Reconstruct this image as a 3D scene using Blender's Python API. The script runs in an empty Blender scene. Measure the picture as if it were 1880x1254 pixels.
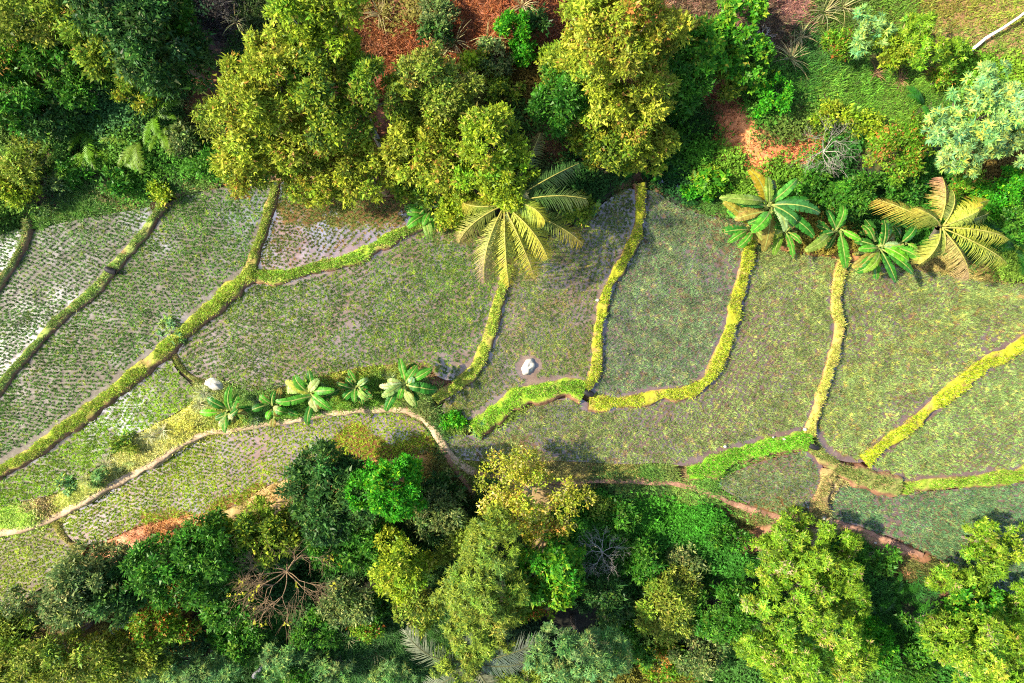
import bpy, math, random
import numpy as np

# ------------------------------------------------------------------ camera, sky, sun, exposure
SC = bpy.context.scene
COL = SC.collection
H, S = 37.6, 0.03                    # camera height and metres per photo pixel at z = 0
cam = bpy.data.cameras.new("Camera"); cam.sensor_width = 36.0; cam.lens = 24.0
cam.clip_start = 0.1; cam.clip_end = 2000
camo = bpy.data.objects.new("Camera", cam); COL.objects.link(camo)
camo.location = (0, 0, H); camo.rotation_euler = (0, 0, 0)
SC.camera = camo

SUN_EL, SUN_AZ = 44.0, 180.0          # azimuth of the sun measured from +X, counter-clockwise (sun in the west-south-west of the frame)
w = bpy.data.worlds.new("World"); SC.world = w; w.use_nodes = True
nt = w.node_tree; bg = nt.nodes["Background"]
sky = nt.nodes.new("ShaderNodeTexSky"); sky.sky_type = 'NISHITA'; sky.sun_disc = False
sky.sun_elevation = math.radians(SUN_EL)
sky.sun_rotation = math.radians(90.0 - SUN_AZ)
sky.air_density = 1.0; sky.dust_density = 2.0; sky.ozone_density = 1.0
nt.links.new(sky.outputs[0], bg.inputs[0]); bg.inputs[1].default_value = 0.13
sl = bpy.data.lights.new("Sun", 'SUN'); sl.energy = 5.0; sl.angle = math.radians(0.8); sl.color = (1.0, 0.88, 0.65)
so = bpy.data.objects.new("Sun", sl); COL.objects.link(so)
_e, _a = math.radians(SUN_EL), math.radians(SUN_AZ)
from mathutils import Vector
SUNV = Vector((math.cos(_a)*math.cos(_e), math.sin(_a)*math.cos(_e), math.sin(_e)))
so.rotation_euler = SUNV.to_track_quat('Z', 'Y').to_euler()
so.location = (-30, -10, 40)
SC.view_settings.view_transform = 'Standard'; SC.view_settings.look = 'None'
SC.view_settings.gamma = 1.0; SC.view_settings.use_curve_mapping = False
SC.view_settings.exposure = 1.3
SC.render.engine = 'CYCLES'
SC.cycles.filter_width = 1.1; SC.cycles.use_denoising = False
SC.cycles.sample_clamp_indirect = 4.0
SC.cycles.max_bounces = 6; SC.cycles.diffuse_bounces = 3; SC.cycles.glossy_bounces = 2
SC.cycles.transmission_bounces = 3; SC.cycles.transparent_max_bounces = 4

# ------------------------------------------------------------------ helpers
R = np.random.default_rng(11)
A = np.asarray
def P(px, py, z=0.0):
    k = S*(H-z)/H
    return np.array([(px-940.0)*k, (627.0-py)*k, z])
def topx(x, y, z=0.0):
    k = H/(H-z)/S
    return 940.0+x*k, 627.0-y*k
def unit(v):
    return v/np.maximum(np.linalg.norm(v, axis=-1, keepdims=True), 1e-9)
_LAT = np.random.default_rng(5).random((256, 256))
def vnoise(x, y):
    x = A(x, float); y = A(y, float)
    xi = np.floor(x).astype(int); yi = np.floor(y).astype(int)
    fx = x-xi; fy = y-yi; fx = fx*fx*(3-2*fx); fy = fy*fy*(3-2*fy)
    g = lambda a, b: _LAT[a & 255, b & 255]
    return (g(xi, yi)*(1-fx)+g(xi+1, yi)*fx)*(1-fy)+(g(xi, yi+1)*(1-fx)+g(xi+1, yi+1)*fx)*fy
def fbm(x, y, o=4):
    s = 0; a = 0.5; n = 0
    for i in range(o):
        s = s+a*vnoise(x*2**i+17.3*i, y*2**i+5.1*i); n += a; a *= 0.5
    return s/n
def inpoly(x, y, poly):
    c = np.zeros(x.shape, bool); n = len(poly); j = n-1
    for i in range(n):
        xi, yi = poly[i][:2]; xj, yj = poly[j][:2]
        if yi != yj:
            c ^= ((yi > y) != (yj > y)) & (x < (xj-xi)*(y-yi)/(yj-yi)+xi)
        j = i
    return c
def segdist(x, y, pts, closed=False):
    d = np.full(x.shape, 1e9); n = len(pts)
    for i in range(n if closed else n-1):
        a = pts[i]; b = pts[(i+1) % n]
        dx, dy = b[0]-a[0], b[1]-a[1]; L = dx*dx+dy*dy+1e-12
        t = np.clip(((x-a[0])*dx+(y-a[1])*dy)/L, 0, 1)
        d = np.minimum(d, (x-a[0]-t*dx)**2+(y-a[1]-t*dy)**2)
    return np.sqrt(d)
def smooth(pts, it=2, closed=False):
    p = [A(q, float) for q in pts]
    for _ in range(it):
        o = [] if closed else [p[0]]
        n = len(p)
        for i in range(n if closed else n-1):
            a, b = p[i], p[(i+1) % n]
            o += [a*.75+b*.25, a*.25+b*.75]
        if not closed: o.append(p[-1])
        p = o
    return p
def resample(pts, step):
    p = A(pts, float); d = np.r_[0, np.cumsum(np.linalg.norm(np.diff(p, axis=0), axis=1))]
    n = max(2, int(d[-1]/step)+1); t = np.linspace(0, d[-1], n)
    return np.stack([np.interp(t, d, p[:, k]) for k in range(p.shape[1])], 1)

def mesh_of(name, V, F, col=None, smooth_shade=False):
    V = A(V, np.float32).reshape(-1, 3); F = A(F, np.int32)
    m = bpy.data.meshes.new(name); k = F.shape[1]
    m.vertices.add(len(V)); m.vertices.foreach_set("co", V.ravel())
    m.loops.add(F.size); m.loops.foreach_set("vertex_index", F.ravel())
    m.polygons.add(len(F)); m.polygons.foreach_set("loop_start", np.arange(0, F.size, k, dtype=np.int32))
    if smooth_shade: m.polygons.foreach_set("use_smooth", np.ones(len(F), bool))
    if col is not None:
        c = np.ones((len(V), 4), np.float32); c[:, :3] = np.clip(col, 0, 1)
        at = m.color_attributes.new("tint", 'FLOAT_COLOR', 'POINT'); at.data.foreach_set("color", c.ravel())
    m.update(calc_edges=True)
    return m
def obj(name, me, mat=None, parent=None, loc=None):
    o = bpy.data.objects.new(name, me); COL.objects.link(o)
    if mat is not None and not me.materials: me.materials.append(mat)
    if parent is not None: o.parent = parent
    if loc is not None: o.location = loc
    return o
def tag(o, label, cat, group=None, kind=None):
    o["label"] = label; o["category"] = cat
    if group: o["group"] = group
    if kind: o["kind"] = kind
    return o
def thing(name, label, cat, loc, group=None):
    o = bpy.data.objects.new(name, None); COL.objects.link(o); o.location = [float(v) for v in loc]
    o.empty_display_size = 0.3
    return tag(o, label, cat, group)
def tube(pts, rad, n=6):
    p = A(pts, float); r = np.broadcast_to(A(rad, float), (len(p),))
    t = unit(np.gradient(p, axis=0)); ref = np.where(np.abs(t[:, 2:3]) > .9, A([[1., 0, 0]]), A([[0, 0, 1.]]))
    s = unit(np.cross(t, ref)); u = np.cross(s, t)
    an = np.linspace(0, 2*np.pi, n, endpoint=False)
    V = p[:, None]+r[:, None, None]*(np.cos(an)[None, :, None]*s[:, None]+np.sin(an)[None, :, None]*u[:, None])
    F = []
    for i in range(len(p)-1):
        for j in range(n):
            F.append((i*n+j, i*n+(j+1) % n, (i+1)*n+(j+1) % n, (i+1)*n+j))
    V = V.reshape(-1, 3); F = A(F)
    # end caps
    c0, c1 = len(V), len(V)+1
    V = np.vstack([V, p[:1], p[-1:]]); b = (len(p)-1)*n
    cap = [(c0, (j+1) % n, j, c0) for j in range(n)]
    cap = [(j, c0, c0, (j+1) % n) for j in range(0)]
    return V, F
def join(parts):
    V, F, C, o = [], [], [], 0
    for q in parts:
        V.append(q[0]); F.append(q[1]+o); o += len(q[0])
        if len(q) > 2: C.append(q[2])
    return np.vstack(V), np.vstack(F), (np.vstack(C) if C else None)

# ------------------------------------------------------------------ materials
def new_mat(name):
    m = bpy.data.materials.new(name); m.use_nodes = True; t = m.node_tree
    for n in list(t.nodes): t.nodes.remove(n)
    out = t.nodes.new("ShaderNodeOutputMaterial")
    return m, t, out
def leaf_mat(name, trans=0.35, gloss=0.06, rough=0.4, scale=9.0, var=0.35):
    m, t, out = new_mat(name); N = t.nodes.new; L = t.links.new
    at = N("ShaderNodeAttribute"); at.attribute_name = "tint"
    tc = N("ShaderNodeTexCoord"); nz = N("ShaderNodeTexNoise"); nz.inputs["Scale"].default_value = scale
    nz.inputs["Detail"].default_value = 2
    L(tc.outputs["Object"], nz.inputs["Vector"])
    mr = N("ShaderNodeMapRange"); mr.inputs[3].default_value = 1-var; mr.inputs[4].default_value = 1+var
    mr.inputs[1].default_value = .3; mr.inputs[2].default_value = .7
    L(nz.outputs[0], mr.inputs[0])
    mul = N("ShaderNodeVectorMath"); mul.operation = 'SCALE'
    L(at.outputs["Color"], mul.inputs[0]); L(mr.outputs[0], mul.inputs["Scale"])
    d = N("ShaderNodeBsdfDiffuse"); tr = N("ShaderNodeBsdfTranslucent"); g = N("ShaderNodeBsdfGlossy")
    g.inputs["Roughness"].default_value = rough; g.inputs["Color"].default_value = (1, 1, 1, 1)
    L(mul.outputs[0], d.inputs[0]); L(mul.outputs[0], tr.inputs[0])
    a = N("ShaderNodeMixShader"); a.inputs[0].default_value = trans; L(d.outputs[0], a.inputs[1]); L(tr.outputs[0], a.inputs[2])
    fr = N("ShaderNodeFresnel"); fr.inputs[0].default_value = 1.45
    fm = N("ShaderNodeMath"); fm.operation = 'MULTIPLY_ADD'; fm.inputs[1].default_value = gloss*2.2; fm.inputs[2].default_value = gloss*.1
    L(fr.outputs[0], fm.inputs[0])
    b = N("ShaderNodeMixShader"); L(fm.outputs[0], b.inputs[0]); L(a.outputs[0], b.inputs[1]); L(g.outputs[0], b.inputs[2])
    L(b.outputs[0], out.inputs[0])
    return m
def ground_mat(name, scale=3.0, bump=0.5, use_attr=True, c1=(.2, .12, .07), c2=(.1, .06, .04), rough=.95):
    m, t, out = new_mat(name); N = t.nodes.new; L = t.links.new
    tc = N("ShaderNodeTexCoord")
    nz = N("ShaderNodeTexNoise"); nz.inputs["Scale"].default_value = scale; nz.inputs["Detail"].default_value = 8
    nz.inputs["Roughness"].default_value = .7
    L(tc.outputs["Object"], nz.inputs["Vector"])
    p = N("ShaderNodeBsdfPrincipled"); p.inputs["Roughness"].default_value = rough
    p.inputs["Specular IOR Level"].default_value = .15
    mr = N("ShaderNodeMapRange"); mr.inputs[1].default_value = .3; mr.inputs[2].default_value = .7
    mr.inputs[3].default_value = .55; mr.inputs[4].default_value = 1.45
    L(nz.outputs[0], mr.inputs[0])
    if use_attr:
        at = N("ShaderNodeAttribute"); at.attribute_name = "tint"; src = at.outputs["Color"]
    else:
        nz2 = N("ShaderNodeTexNoise"); nz2.inputs["Scale"].default_value = scale*.3; nz2.inputs["Detail"].default_value = 4
        L(tc.outputs["Object"], nz2.inputs["Vector"])
        cr = N("ShaderNodeValToRGB"); cr.color_ramp.elements[0].position = .35; cr.color_ramp.elements[1].position = .65
        cr.color_ramp.elements[0].color = (*c1, 1); cr.color_ramp.elements[1].color = (*c2, 1)
        L(nz2.outputs[0], cr.inputs[0]); src = cr.outputs[0]
    mul = N("ShaderNodeVectorMath"); mul.operation = 'SCALE'
    L(src, mul.inputs[0]); L(mr.outputs[0], mul.inputs["Scale"]); L(mul.outputs[0], p.inputs["Base Color"])
    bp = N("ShaderNodeBump"); bp.inputs["Strength"].default_value = bump; bp.inputs["Distance"].default_value = .08
    L(nz.outputs[0], bp.inputs["Height"]); L(bp.outputs[0], p.inputs["Normal"])
    L(p.outputs[0], out.inputs[0])
    return m
def paddy_mat(name, mud=(.24, .14, .09), mud2=(.15, .09, .055), g0=.08, g1=.30, rough=.12, seed=0.0, lo=.42, hi=.62, puddles=()):
    """flooded mud: brown mud seen through a film of water that mirrors sky and trees"""
    m, t, out = new_mat(name); N = t.nodes.new; L = t.links.new
    tc = N("ShaderNodeTexCoord"); mp = N("ShaderNodeMapping"); mp.inputs["Location"].default_value = (seed*7.1, seed*3.3, 0)
    L(tc.outputs["Object"], mp.inputs[0])
    def noise(sc, det=4, rg=.6):
        n = N("ShaderNodeTexNoise"); n.inputs["Scale"].default_value = sc; n.inputs["Detail"].default_value = det
        n.inputs["Roughness"].default_value = rg; L(mp.outputs[0], n.inputs["Vector"]); return n.outputs[0]
    cr = N("ShaderNodeValToRGB"); cr.color_ramp.elements[0].position = .35; cr.color_ramp.elements[1].position = .65
    cr.color_ramp.elements[0].color = (*mud2, 1); cr.color_ramp.elements[1].color = (*mud, 1)
    L(noise(2.2, 9, .72), cr.inputs[0])
    d = N("ShaderNodeBsdfDiffuse"); L(cr.outputs[0], d.inputs[0])
    bp = N("ShaderNodeBump"); bp.inputs["Strength"].default_value = .6; bp.inputs["Distance"].default_value = .05
    L(noise(7, 6, .7), bp.inputs["Height"]); L(bp.outputs[0], d.inputs["Normal"])
    g = N("ShaderNodeBsdfGlossy"); g.inputs["Roughness"].default_value = rough; g.inputs["Color"].default_value = (1, 1, 1, 1)
    b2 = N("ShaderNodeBump"); b2.inputs["Strength"].default_value = .05; b2.inputs["Distance"].default_value = .02
    L(noise(5, 2), b2.inputs["Height"]); L(b2.outputs[0], g.inputs["Normal"])
    mr = N("ShaderNodeMapRange"); mr.inputs[1].default_value = lo; mr.inputs[2].default_value = hi
    mr.inputs[3].default_value = g0; mr.inputs[4].default_value = g1
    L(noise(.55, 7, .68), mr.inputs[0]); fac = mr.outputs[0]
    for (cx, cy, rad, amt) in puddles:      # deeper standing water, seen as a clearer mirror
        vd = N("ShaderNodeVectorMath"); vd.operation = 'DISTANCE'; vd.inputs[1].default_value = (cx, cy, 0)
        sx = N("ShaderNodeVectorMath"); sx.operation = 'MULTIPLY'; sx.inputs[1].default_value = (1, 1, 0)
        L(tc.outputs["Object"], sx.inputs[0]); L(sx.outputs[0], vd.inputs[0])
        md = N("ShaderNodeMapRange"); md.inputs[1].default_value = 0; md.inputs[2].default_value = rad; md.inputs[3].default_value = 1; md.inputs[4].default_value = 0
        L(vd.outputs["Value"], md.inputs[0])
        nn = N("ShaderNodeMapRange"); nn.inputs[1].default_value = .38; nn.inputs[2].default_value = .6; L(noise(1.6, 6, .7), nn.inputs[0])
        mm = N("ShaderNodeMath"); mm.operation = 'MULTIPLY'; L(md.outputs[0], mm.inputs[0]); L(nn.outputs[0], mm.inputs[1])
        ma = N("ShaderNodeMath"); ma.operation = 'MULTIPLY_ADD'; ma.inputs[1].default_value = amt; L(mm.outputs[0], ma.inputs[0]); L(fac, ma.inputs[2]); fac = ma.outputs[0]
    mx = N("ShaderNodeMixShader"); L(fac, mx.inputs[0]); L(d.outputs[0], mx.inputs[1]); L(g.outputs[0], mx.inputs[2])
    L(mx.outputs[0], out.inputs[0])
    return m
M_LEAF = leaf_mat("foliage", .38, .035); M_GLOSSY = leaf_mat("glossy_foliage", .32, .05, .4)
M_BANANA = leaf_mat("banana_leaf_skin", .40, .03, .4, 9, .3)
M_GRASS = leaf_mat("grass_blades", .35, .02, .6, 3, .25)
M_RICE = leaf_mat("rice_blades", .35, .03, .5, 1.2, .3)
M_TERRAIN = ground_mat("hillside_soil", 2.5, .7)
M_BUND = ground_mat("bund_mud", 4.0, .8)
M_PATH = ground_mat("trodden_path", 5.0, .6, False, (.50, .38, .26), (.31, .22, .15))
M_TRAIL = ground_mat("red_trail_dirt", 5.0, .7, False, (.36, .20, .14), (.20, .11, .075))
M_BARK = ground_mat("bark", 8.0, .7)
M_STONE = ground_mat("pale_stone", 4.0, .5, False, (.62, .58, .52), (.40, .37, .33))
M_DARKHOLE = ground_mat("wet_dark_pipe", 9.0, .3, False, (.025, .025, .03), (.012, .012, .014), .5)

# ------------------------------------------------------------------ layout in plan: paddies, bunds, path
FIELDS = [  # level, outline in photo pixels, rice style
 dict(n="F1", z=1.20, p=[(-110,465),(0,432),(38,418),(46,430),(28,468),(0,512),(-110,610)]),
 dict(n="F2", z=1.00, p=[(50,428),(100,412),(150,402),(230,388),(288,378),(265,420),(235,455),(200,495),(160,540),(120,572),(75,615),(40,655),(10,690),(-50,780),(-130,830),(-130,640),(0,515),(32,465)]),
 dict(n="F3", z=0.80, p=[(292,382),(330,362),(400,345),(480,332),(503,345),(488,400),(470,450),(458,497),(420,530),(380,565),(340,600),(310,630),(270,665),(200,720),(130,775),(70,820),(0,860),(-130,935),(-130,835),(-50,780),(10,690),(40,655),(75,615),(120,572),(160,540),(200,495),(235,455),(265,420)]),
 dict(n="F4", z=0.70, p=[(506,345),(530,325),(620,350),(700,362),(770,372),(790,395),(745,422),(700,446),(640,470),(570,493),(510,507),(466,498),(472,455),(490,400)]),
 dict(n="F5", z=0.50, p=[(320,632),(350,605),(390,568),(430,530),(462,508),(510,512),(570,497),(640,474),(700,450),(745,428),(800,405),(870,420),(925,490),(916,535),(906,575),(898,615),(888,642),(872,675),(846,698),(810,698),(785,672),(740,668),(680,671),(610,684),(545,704),(490,716),(452,719),(425,704),(395,690),(370,698),(347,693),(326,668)]),
 dict(n="F6", z=0.48, p=[(-130,950),(-60,905),(0,868),(70,826),(140,780),(210,725),(285,668),(312,650),(322,680),(352,706),(362,728),(330,755),(270,785),(230,812),(190,848),(150,878),(105,906),(20,926),(-130,965)]),
 dict(n="F7", z=-.10, p=[(112,958),(160,925),(240,880),(310,838),(390,800),(480,785),(560,770),(640,760),(720,757),(760,768),(790,795),(806,828),(760,836),(700,843),(640,848),(600,856),(530,878),(480,895),(430,934),(330,948),(250,966),(200,990),(150,1004),(122,984)]),
 dict(n="F8", z=-.18, p=[(-130,1020),(0,992),(100,964),(108,985),(138,1006),(160,1030),(90,1070),(0,1130),(-130,1190)]),
 dict(n="F9", z=0.30, p=[(934,490),(990,445),(1080,400),(1120,362),(1150,345),(1174,350),(1178,380),(1172,420),(1150,470),(1118,520),(1105,560),(1100,610),(1098,660),(1090,696),(1068,704),(1040,699),(990,708),(940,730),(900,757),(868,772),(820,770),(808,742),(846,708),(874,680),(890,646),(900,615),(908,575),(918,535)]),
 dict(n="F10", z=0.08, p=[(1180,348),(1205,352),(1240,378),(1290,396),(1340,402),(1392,410),(1382,440),(1370,490),(1355,550),(1340,610),(1315,670),(1290,710),(1250,725),(1210,722),(1170,735),(1120,742),(1084,738),(1082,718),(1094,700),(1100,660),(1102,610),(1107,560),(1120,520),(1152,470),(1174,420),(1180,380)]),
 dict(n="F11", z=-.15, p=[(822,797),(880,800),(930,780),(970,750),(1010,735),(1060,728),(1084,742),(1120,744),(1170,737),(1210,724),(1250,727),(1292,712),(1317,672),(1342,612),(1357,552),(1372,492),(1384,442),(1440,462),(1500,472),(1552,476),(1538,510),(1535,560),(1545,600),(1530,660),(1510,730),(1485,795),(1440,808),(1380,822),(1320,842),(1262,858),(1220,848),(1150,853),(1080,848),(1000,846),(900,848),(838,843),(822,818)]),
 dict(n="F12", z=-.40, p=[(1556,476),(1640,488),(1720,500),(1790,516),(1880,522),(1980,532),(1980,572),(1890,625),(1820,665),(1760,710),(1700,760),(1640,808),(1590,850),(1545,848),(1502,830),(1488,800),(1512,730),(1532,660),(1547,600),(1537,560),(1540,510)]),
 dict(n="F13", z=-.65, p=[(1594,852),(1642,810),(1702,762),(1762,712),(1822,667),(1892,627),(1980,576),(1980,866),(1870,872),(1800,880),(1720,887),(1650,892),(1612,878)]),
 dict(n="F14", z=-.45, p=[(1308,886),(1370,856),(1440,836),(1486,826),(1508,848),(1516,880),(1504,925),(1490,942),(1440,946),(1400,938),(1350,912)]),
 dict(n="F15", z=-.90, p=[(1546,886),(1600,898),(1640,903),(1720,902),(1800,892),(1980,878),(1980,1150),(1840,1085),(1760,1050),(1700,1012),(1600,972),(1516,950),(1528,910)]),
]
for f in FIELDS:
    f["w"] = np.array([P(x, y, f["z"])[:2] for x, y in smooth(f["p"], 1, True)])
FZ = {f["n"]: f["z"] for f in FIELDS}
GY, GG, GB, GD = (.34, .36, .035), (.13, .25, .04), (.10, .34, .02), (.20, .22, .05)
BUNDS = [ # label, z top, width px, grass colour, polyline
 ("narrow green bund curving to the frame edge beside the small corner paddy", 1.32, 17, (.22,.31,.08), [(46,402),(48,425),(30,466),(0,512),(-60,590)]),
 ("long straight green bund crossing the pale flooded paddies from hill to frame edge", 1.12, 21, (.25,.38,.08), [(300,366),(286,388),(265,420),(235,455),(200,495),(160,540),(120,572),(75,615),(40,655),(10,690),(-60,790)]),
 ("short steep bund running from the olive trees down to the three way fork", .98, 23, (.27,.36,.05), [(505,332),(500,360),(488,400),(470,450),(460,497)]),
 ("wide bright grass bund sweeping from the fork to the lower frame edge", .93, 36, (.33,.45,.05), [(460,500),(420,530),(380,565),(340,600),(310,630),(270,665),(200,720),(130,775),(70,820),(0,860),(-100,915)]),
 ("thick green bund rising from the fork to the lone banana plant", .84, 30, (.26,.44,.04), [(456,502),(510,510),(570,495),(640,472),(700,448),(745,425),(775,405),(800,392)]),
 ("thin low ridge between the bund and the white boulder", .62, 13, (.20,.26,.05), [(315,640),(325,670),(350,696),(376,702)]),
 ("winding grass bund below the large coconut palm", .64, 26, (.33,.45,.05), [(936,486),(924,515),(908,570),(900,610),(890,640),(875,675),(850,700),(815,724),(800,735)]),
 ("slender yellow green bund from the dark ditch to the black outlet", .46, 25, (.34,.43,.025), [(1172,335),(1178,375),(1172,420),(1150,470),(1118,520),(1105,560),(1100,610),(1098,660),(1090,696),(1076,712)]),
 ("bright green leafy bank above the outlet beside the pale stone paddy", .42, 48, (.24,.46,.03), [(868,786),(900,764),(935,740),(985,718),(1035,709),(1072,718)]),
 ("long yellow bund curling from the outlet up to the big banana clump", .24, 32, (.37,.45,.03), [(1082,740),(1120,742),(1170,735),(1210,722),(1250,725),(1290,710),(1315,670),(1340,610),(1355,550),(1370,490),(1382,440),(1388,408)]),
 ("pale straw coloured bund hanging below the second banana group", .02, 27, (.46,.47,.09), [(1556,468),(1538,510),(1535,560),(1545,600),(1530,660),(1510,730),(1486,797)]),
 ("broad vivid green bank above the small triangular paddy", -.02, 50, (.16,.42,.02), [(1262,868),(1320,850),(1380,830),(1440,814),(1490,802)]),
 ("straight yellow bund climbing to the frame edge at the far paddies", -.25, 36, (.38,.48,.025), [(1590,850),(1640,808),(1700,760),(1760,710),(1820,665),(1890,625),(1990,565)]),
 ("muddy junction bank where four paddies meet", -.30, 46, (.19,.26,.06), [(1490,806),(1506,836),(1540,856),(1580,870),(1620,886),(1655,895)]),
 ("level green bund under the corner paddy at the frame edge", -.50, 34, (.22,.38,.03), [(1658,894),(1720,889),(1800,881),(1870,873),(1990,864)]),
 ("short dry bund with a stone wall edge beside the rusty paddy", -.30, 36, (.32,.30,.10), [(1524,862),(1520,890),(1510,920),(1500,945),(1500,962)]),
 ("low curb bund at the end of the lower terrace beside the forked path", .02, 20, (.34,.36,.09), [(100,958),(112,985),(130,1000),(152,1014)]),
]
for i, b in enumerate(BUNDS):
    b = list(b); b.append(np.array([P(x, y, b[1])[:2] for x, y in smooth(b[4], 2)])); BUNDS[i] = b
PATHS = [
 ("narrow beige footpath winding past the banana row", 15, [(-90,1002),(0,978),(60,966),(108,946),(170,910),(240,872),(310,830),(360,802),(395,790),(480,778),(560,765),(640,752),(720,747),(765,757),(797,785),(815,820),(835,850),(872,867)]),
 ("reddish dirt side trail dropping below the path toward the dark trees", 14, [(812,822),(832,858),(852,880),(870,905)]),
 ("thin reddish brown footpath along the terrace edge above the dark gully", 13, [(868,866),(920,880),(1000,886),(1070,885),(1130,884),(1200,884),(1260,893),(1320,915),(1390,943),(1450,956),(1530,962),(1590,980),(1650,1003),(1712,1030)]),
]
# ------------------------------------------------------------------ terrain height
CP = [(0,-200,5.2),(500,-200,5.2),(1000,-200,5),(1500,-200,4.6),(2000,-200,4.4),(-300,200,3.5),(2200,200,2.4),
 (0,0,3.6),(400,0,3.6),(900,0,3.5),(1300,0,3.1),(1880,0,3.0),(0,200,2.3),(300,200,2.1),(700,230,1.9),(1000,220,1.7),(1400,200,1.5),(1800,230,1.3),
 (-200,450,1.5),(0,405,1.25),(60,385,1.0),(150,362,.95),(250,345,.9),(330,335,.9),(480,318,.95),(600,330,.85),(700,350,.85),(800,380,.8),(880,410,.6),(950,440,.45),(1050,390,.4),(1130,335,.25),(1200,335,-.1),
 (1260,360,.0),(1320,385,.15),(1400,425,.1),(1480,455,-.05),(1560,458,-.1),(1640,470,-.2),(1720,485,-.28),(1800,500,-.3),(1880,505,-.3),(2050,505,-.3),
 (1250,300,.5),(1500,320,.6),(1700,330,.5),(1880,400,.2),
 (560,700,.62),(740,678,.62),(650,685,.62),(480,730,.62),(395,712,.68),(560,740,.35),(740,732,.35),(650,735,.35),(430,760,.4),(370,745,.6),(320,775,.58),(270,800,.57),(230,830,.55),(150,890,.55),(60,925,.55),(0,935,.55),(-100,960,.55),
 (390,792,.08),(240,872,.06),(105,948,.03),(0,978,0),(-100,1000,0),(480,778,.06),(600,760,.06),(720,747,.1),(797,785,.1),(830,850,.0),(900,875,-.08),
 (790,735,.45),(800,755,.3),(835,785,.05),(870,790,.05),
 (900,860,-.06),(1000,868,-.06),(1070,880,-.1),(1150,868,-.1),(1200,882,-.15),(1290,900,-.28),(1400,945,-.4),(1530,962,-.55),(1600,985,-.75),(1710,1030,-.85),(1800,1075,-.9),
 (1080,915,-.9),(1200,915,-1.0),(1250,960,-1.6),(1380,985,-1.3),(1250,1100,-2.5),(1560,1020,-1.4),(1650,1080,-1.9),(1780,1110,-1.8),(1900,1180,-2.0),(2100,1100,-1.4),
 (150,1008,-.15),(250,970,-.02),(330,952,.0),(430,936,.05),(480,900,.08),(540,880,.08),(620,856,.05),(700,848,.0),(760,842,.05),(770,870,-.1),(830,900,-.5),
 (300,1000,-.6),(440,960,-.5),(560,920,-.6),(680,900,-.7),(170,1040,-.5),(60,1100,-.4),(-100,1200,-.4),
 (200,1120,-1.6),(600,1020,-1.6),(800,970,-1.4),(940,960,-1.1),(940,1040,-1.9),(700,1120,-2.3),
 (0,1254,-2.2),(400,1254,-3.2),(800,1254,-3.4),(1200,1254,-3.6),(1600,1254,-3.4),(1880,1254,-3.0),(0,1500,-3.6),(700,1500,-4.5),(1400,1500,-4.6),(2000,1500,-4.2)]
for f in FIELDS:
    c = np.mean(A(f["p"], float), 0); CP.append((c[0], c[1], f["z"]))
_cp = np.array([P(a, b, 0)[:2] for a, b, _ in CP]); _cz = np.array([c for _, _, c in CP])
def gz_raw(x, y):
    x = A(x, float); y = A(y, float); sh = x.shape; x = x.ravel(); y = y.ravel(); out = np.empty(len(x))
    for i in range(0, len(x), 20000):
        d2 = (x[i:i+20000, None]-_cp[None, :, 0])**2+(y[i:i+20000, None]-_cp[None, :, 1])**2
        wt = 1/(d2+.15)**1.7; out[i:i+20000] = (wt*_cz).sum(1)/wt.sum(1)
    return out.reshape(sh)
def field_sd(x, y):
    """signed distance to the flooded area (negative inside), and the water level there"""
    sd = np.full(x.shape, 1e9); lv = np.zeros(x.shape)
    for f in FIELDS:
        d = segdist(x, y, f["w"], True); d = np.where(inpoly(x, y, f["w"]), -d, d)
        k = d < sd; sd = np.where(k, d, sd); lv = np.where(k, f["z"], lv)
    for b in BUNDS:
        d = segdist(x, y, b[5])-b[2]*S*.32; k = d < sd; sd = np.where(k, d, sd); lv = np.where(k, np.minimum(lv, b[1]-.3), lv)
    return sd, lv
def path_d(x, y):
    return np.minimum.reduce([segdist(x, y, q[3]) for q in PATHS])
PATHS = [list(q)+[np.array([P(a, b, 0)[:2] for a, b in smooth(q[2], 2)])] for q in PATHS]
GX = np.r_[np.arange(-120, -37, 6.0), np.arange(-36, 36.01, .22), np.arange(38, 121, 6.0)]
GYY = np.r_[np.arange(-110, -27, 6.0), np.arange(-26, 26.01, .22), np.arange(28, 111, 6.0)]
_GX, _GY = np.meshgrid(GX, GYY)
def bil(grid, x, y):
    """bilinear look-up in a grid laid out on GX, GYY"""
    x = A(x, float); y = A(y, float)
    i = np.clip(np.searchsorted(GX, x)-1, 0, len(GX)-2); j = np.clip(np.searchsorted(GYY, y)-1, 0, len(GYY)-2)
    fx = np.clip((x-GX[i])/(GX[i+1]-GX[i]), 0, 1); fy = np.clip((y-GYY[j])/(GYY[j+1]-GYY[j]), 0, 1)
    return (grid[j, i]*(1-fx)+grid[j, i+1]*fx)*(1-fy)+(grid[j+1, i]*(1-fx)+grid[j+1, i+1]*fx)*fy
def gz(x, y): return bil(_TZ, x, y)
def fsd(x, y): return bil(_TSD, x, y)
def gz_full(x, y):
    global _TSD
    x = A(x, float); y = A(y, float)
    sd, lv = field_sd(x, y); z = gz_raw(x, y); _TSD = sd
    pd = path_d(x, y)
    n = (fbm(x*.35+9, y*.35)-.5)*.9+(fbm(x*1.3, y*1.3+4)-.5)*.35
    z = z+n*np.clip((sd-.2)/2.5, 0, 1)*np.clip((pd-.3)/1.5, 0, 1)
    t = np.clip((.22-sd)/.40, 0, 1); t = t*t*(3-2*t)
    return z*(1-t)+(lv-.45)*t
_TZ = gz_full(_GX, _GY)
def G(px, py, dz=0.0):
    """world point on the ground under a photo pixel"""
    z = 0.0
    for _ in range(4):
        q = P(px, py, z); z = float(gz(q[0:1], q[1:2])[0])
    q = P(px, py, z); q[2] += dz
    return q
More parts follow.
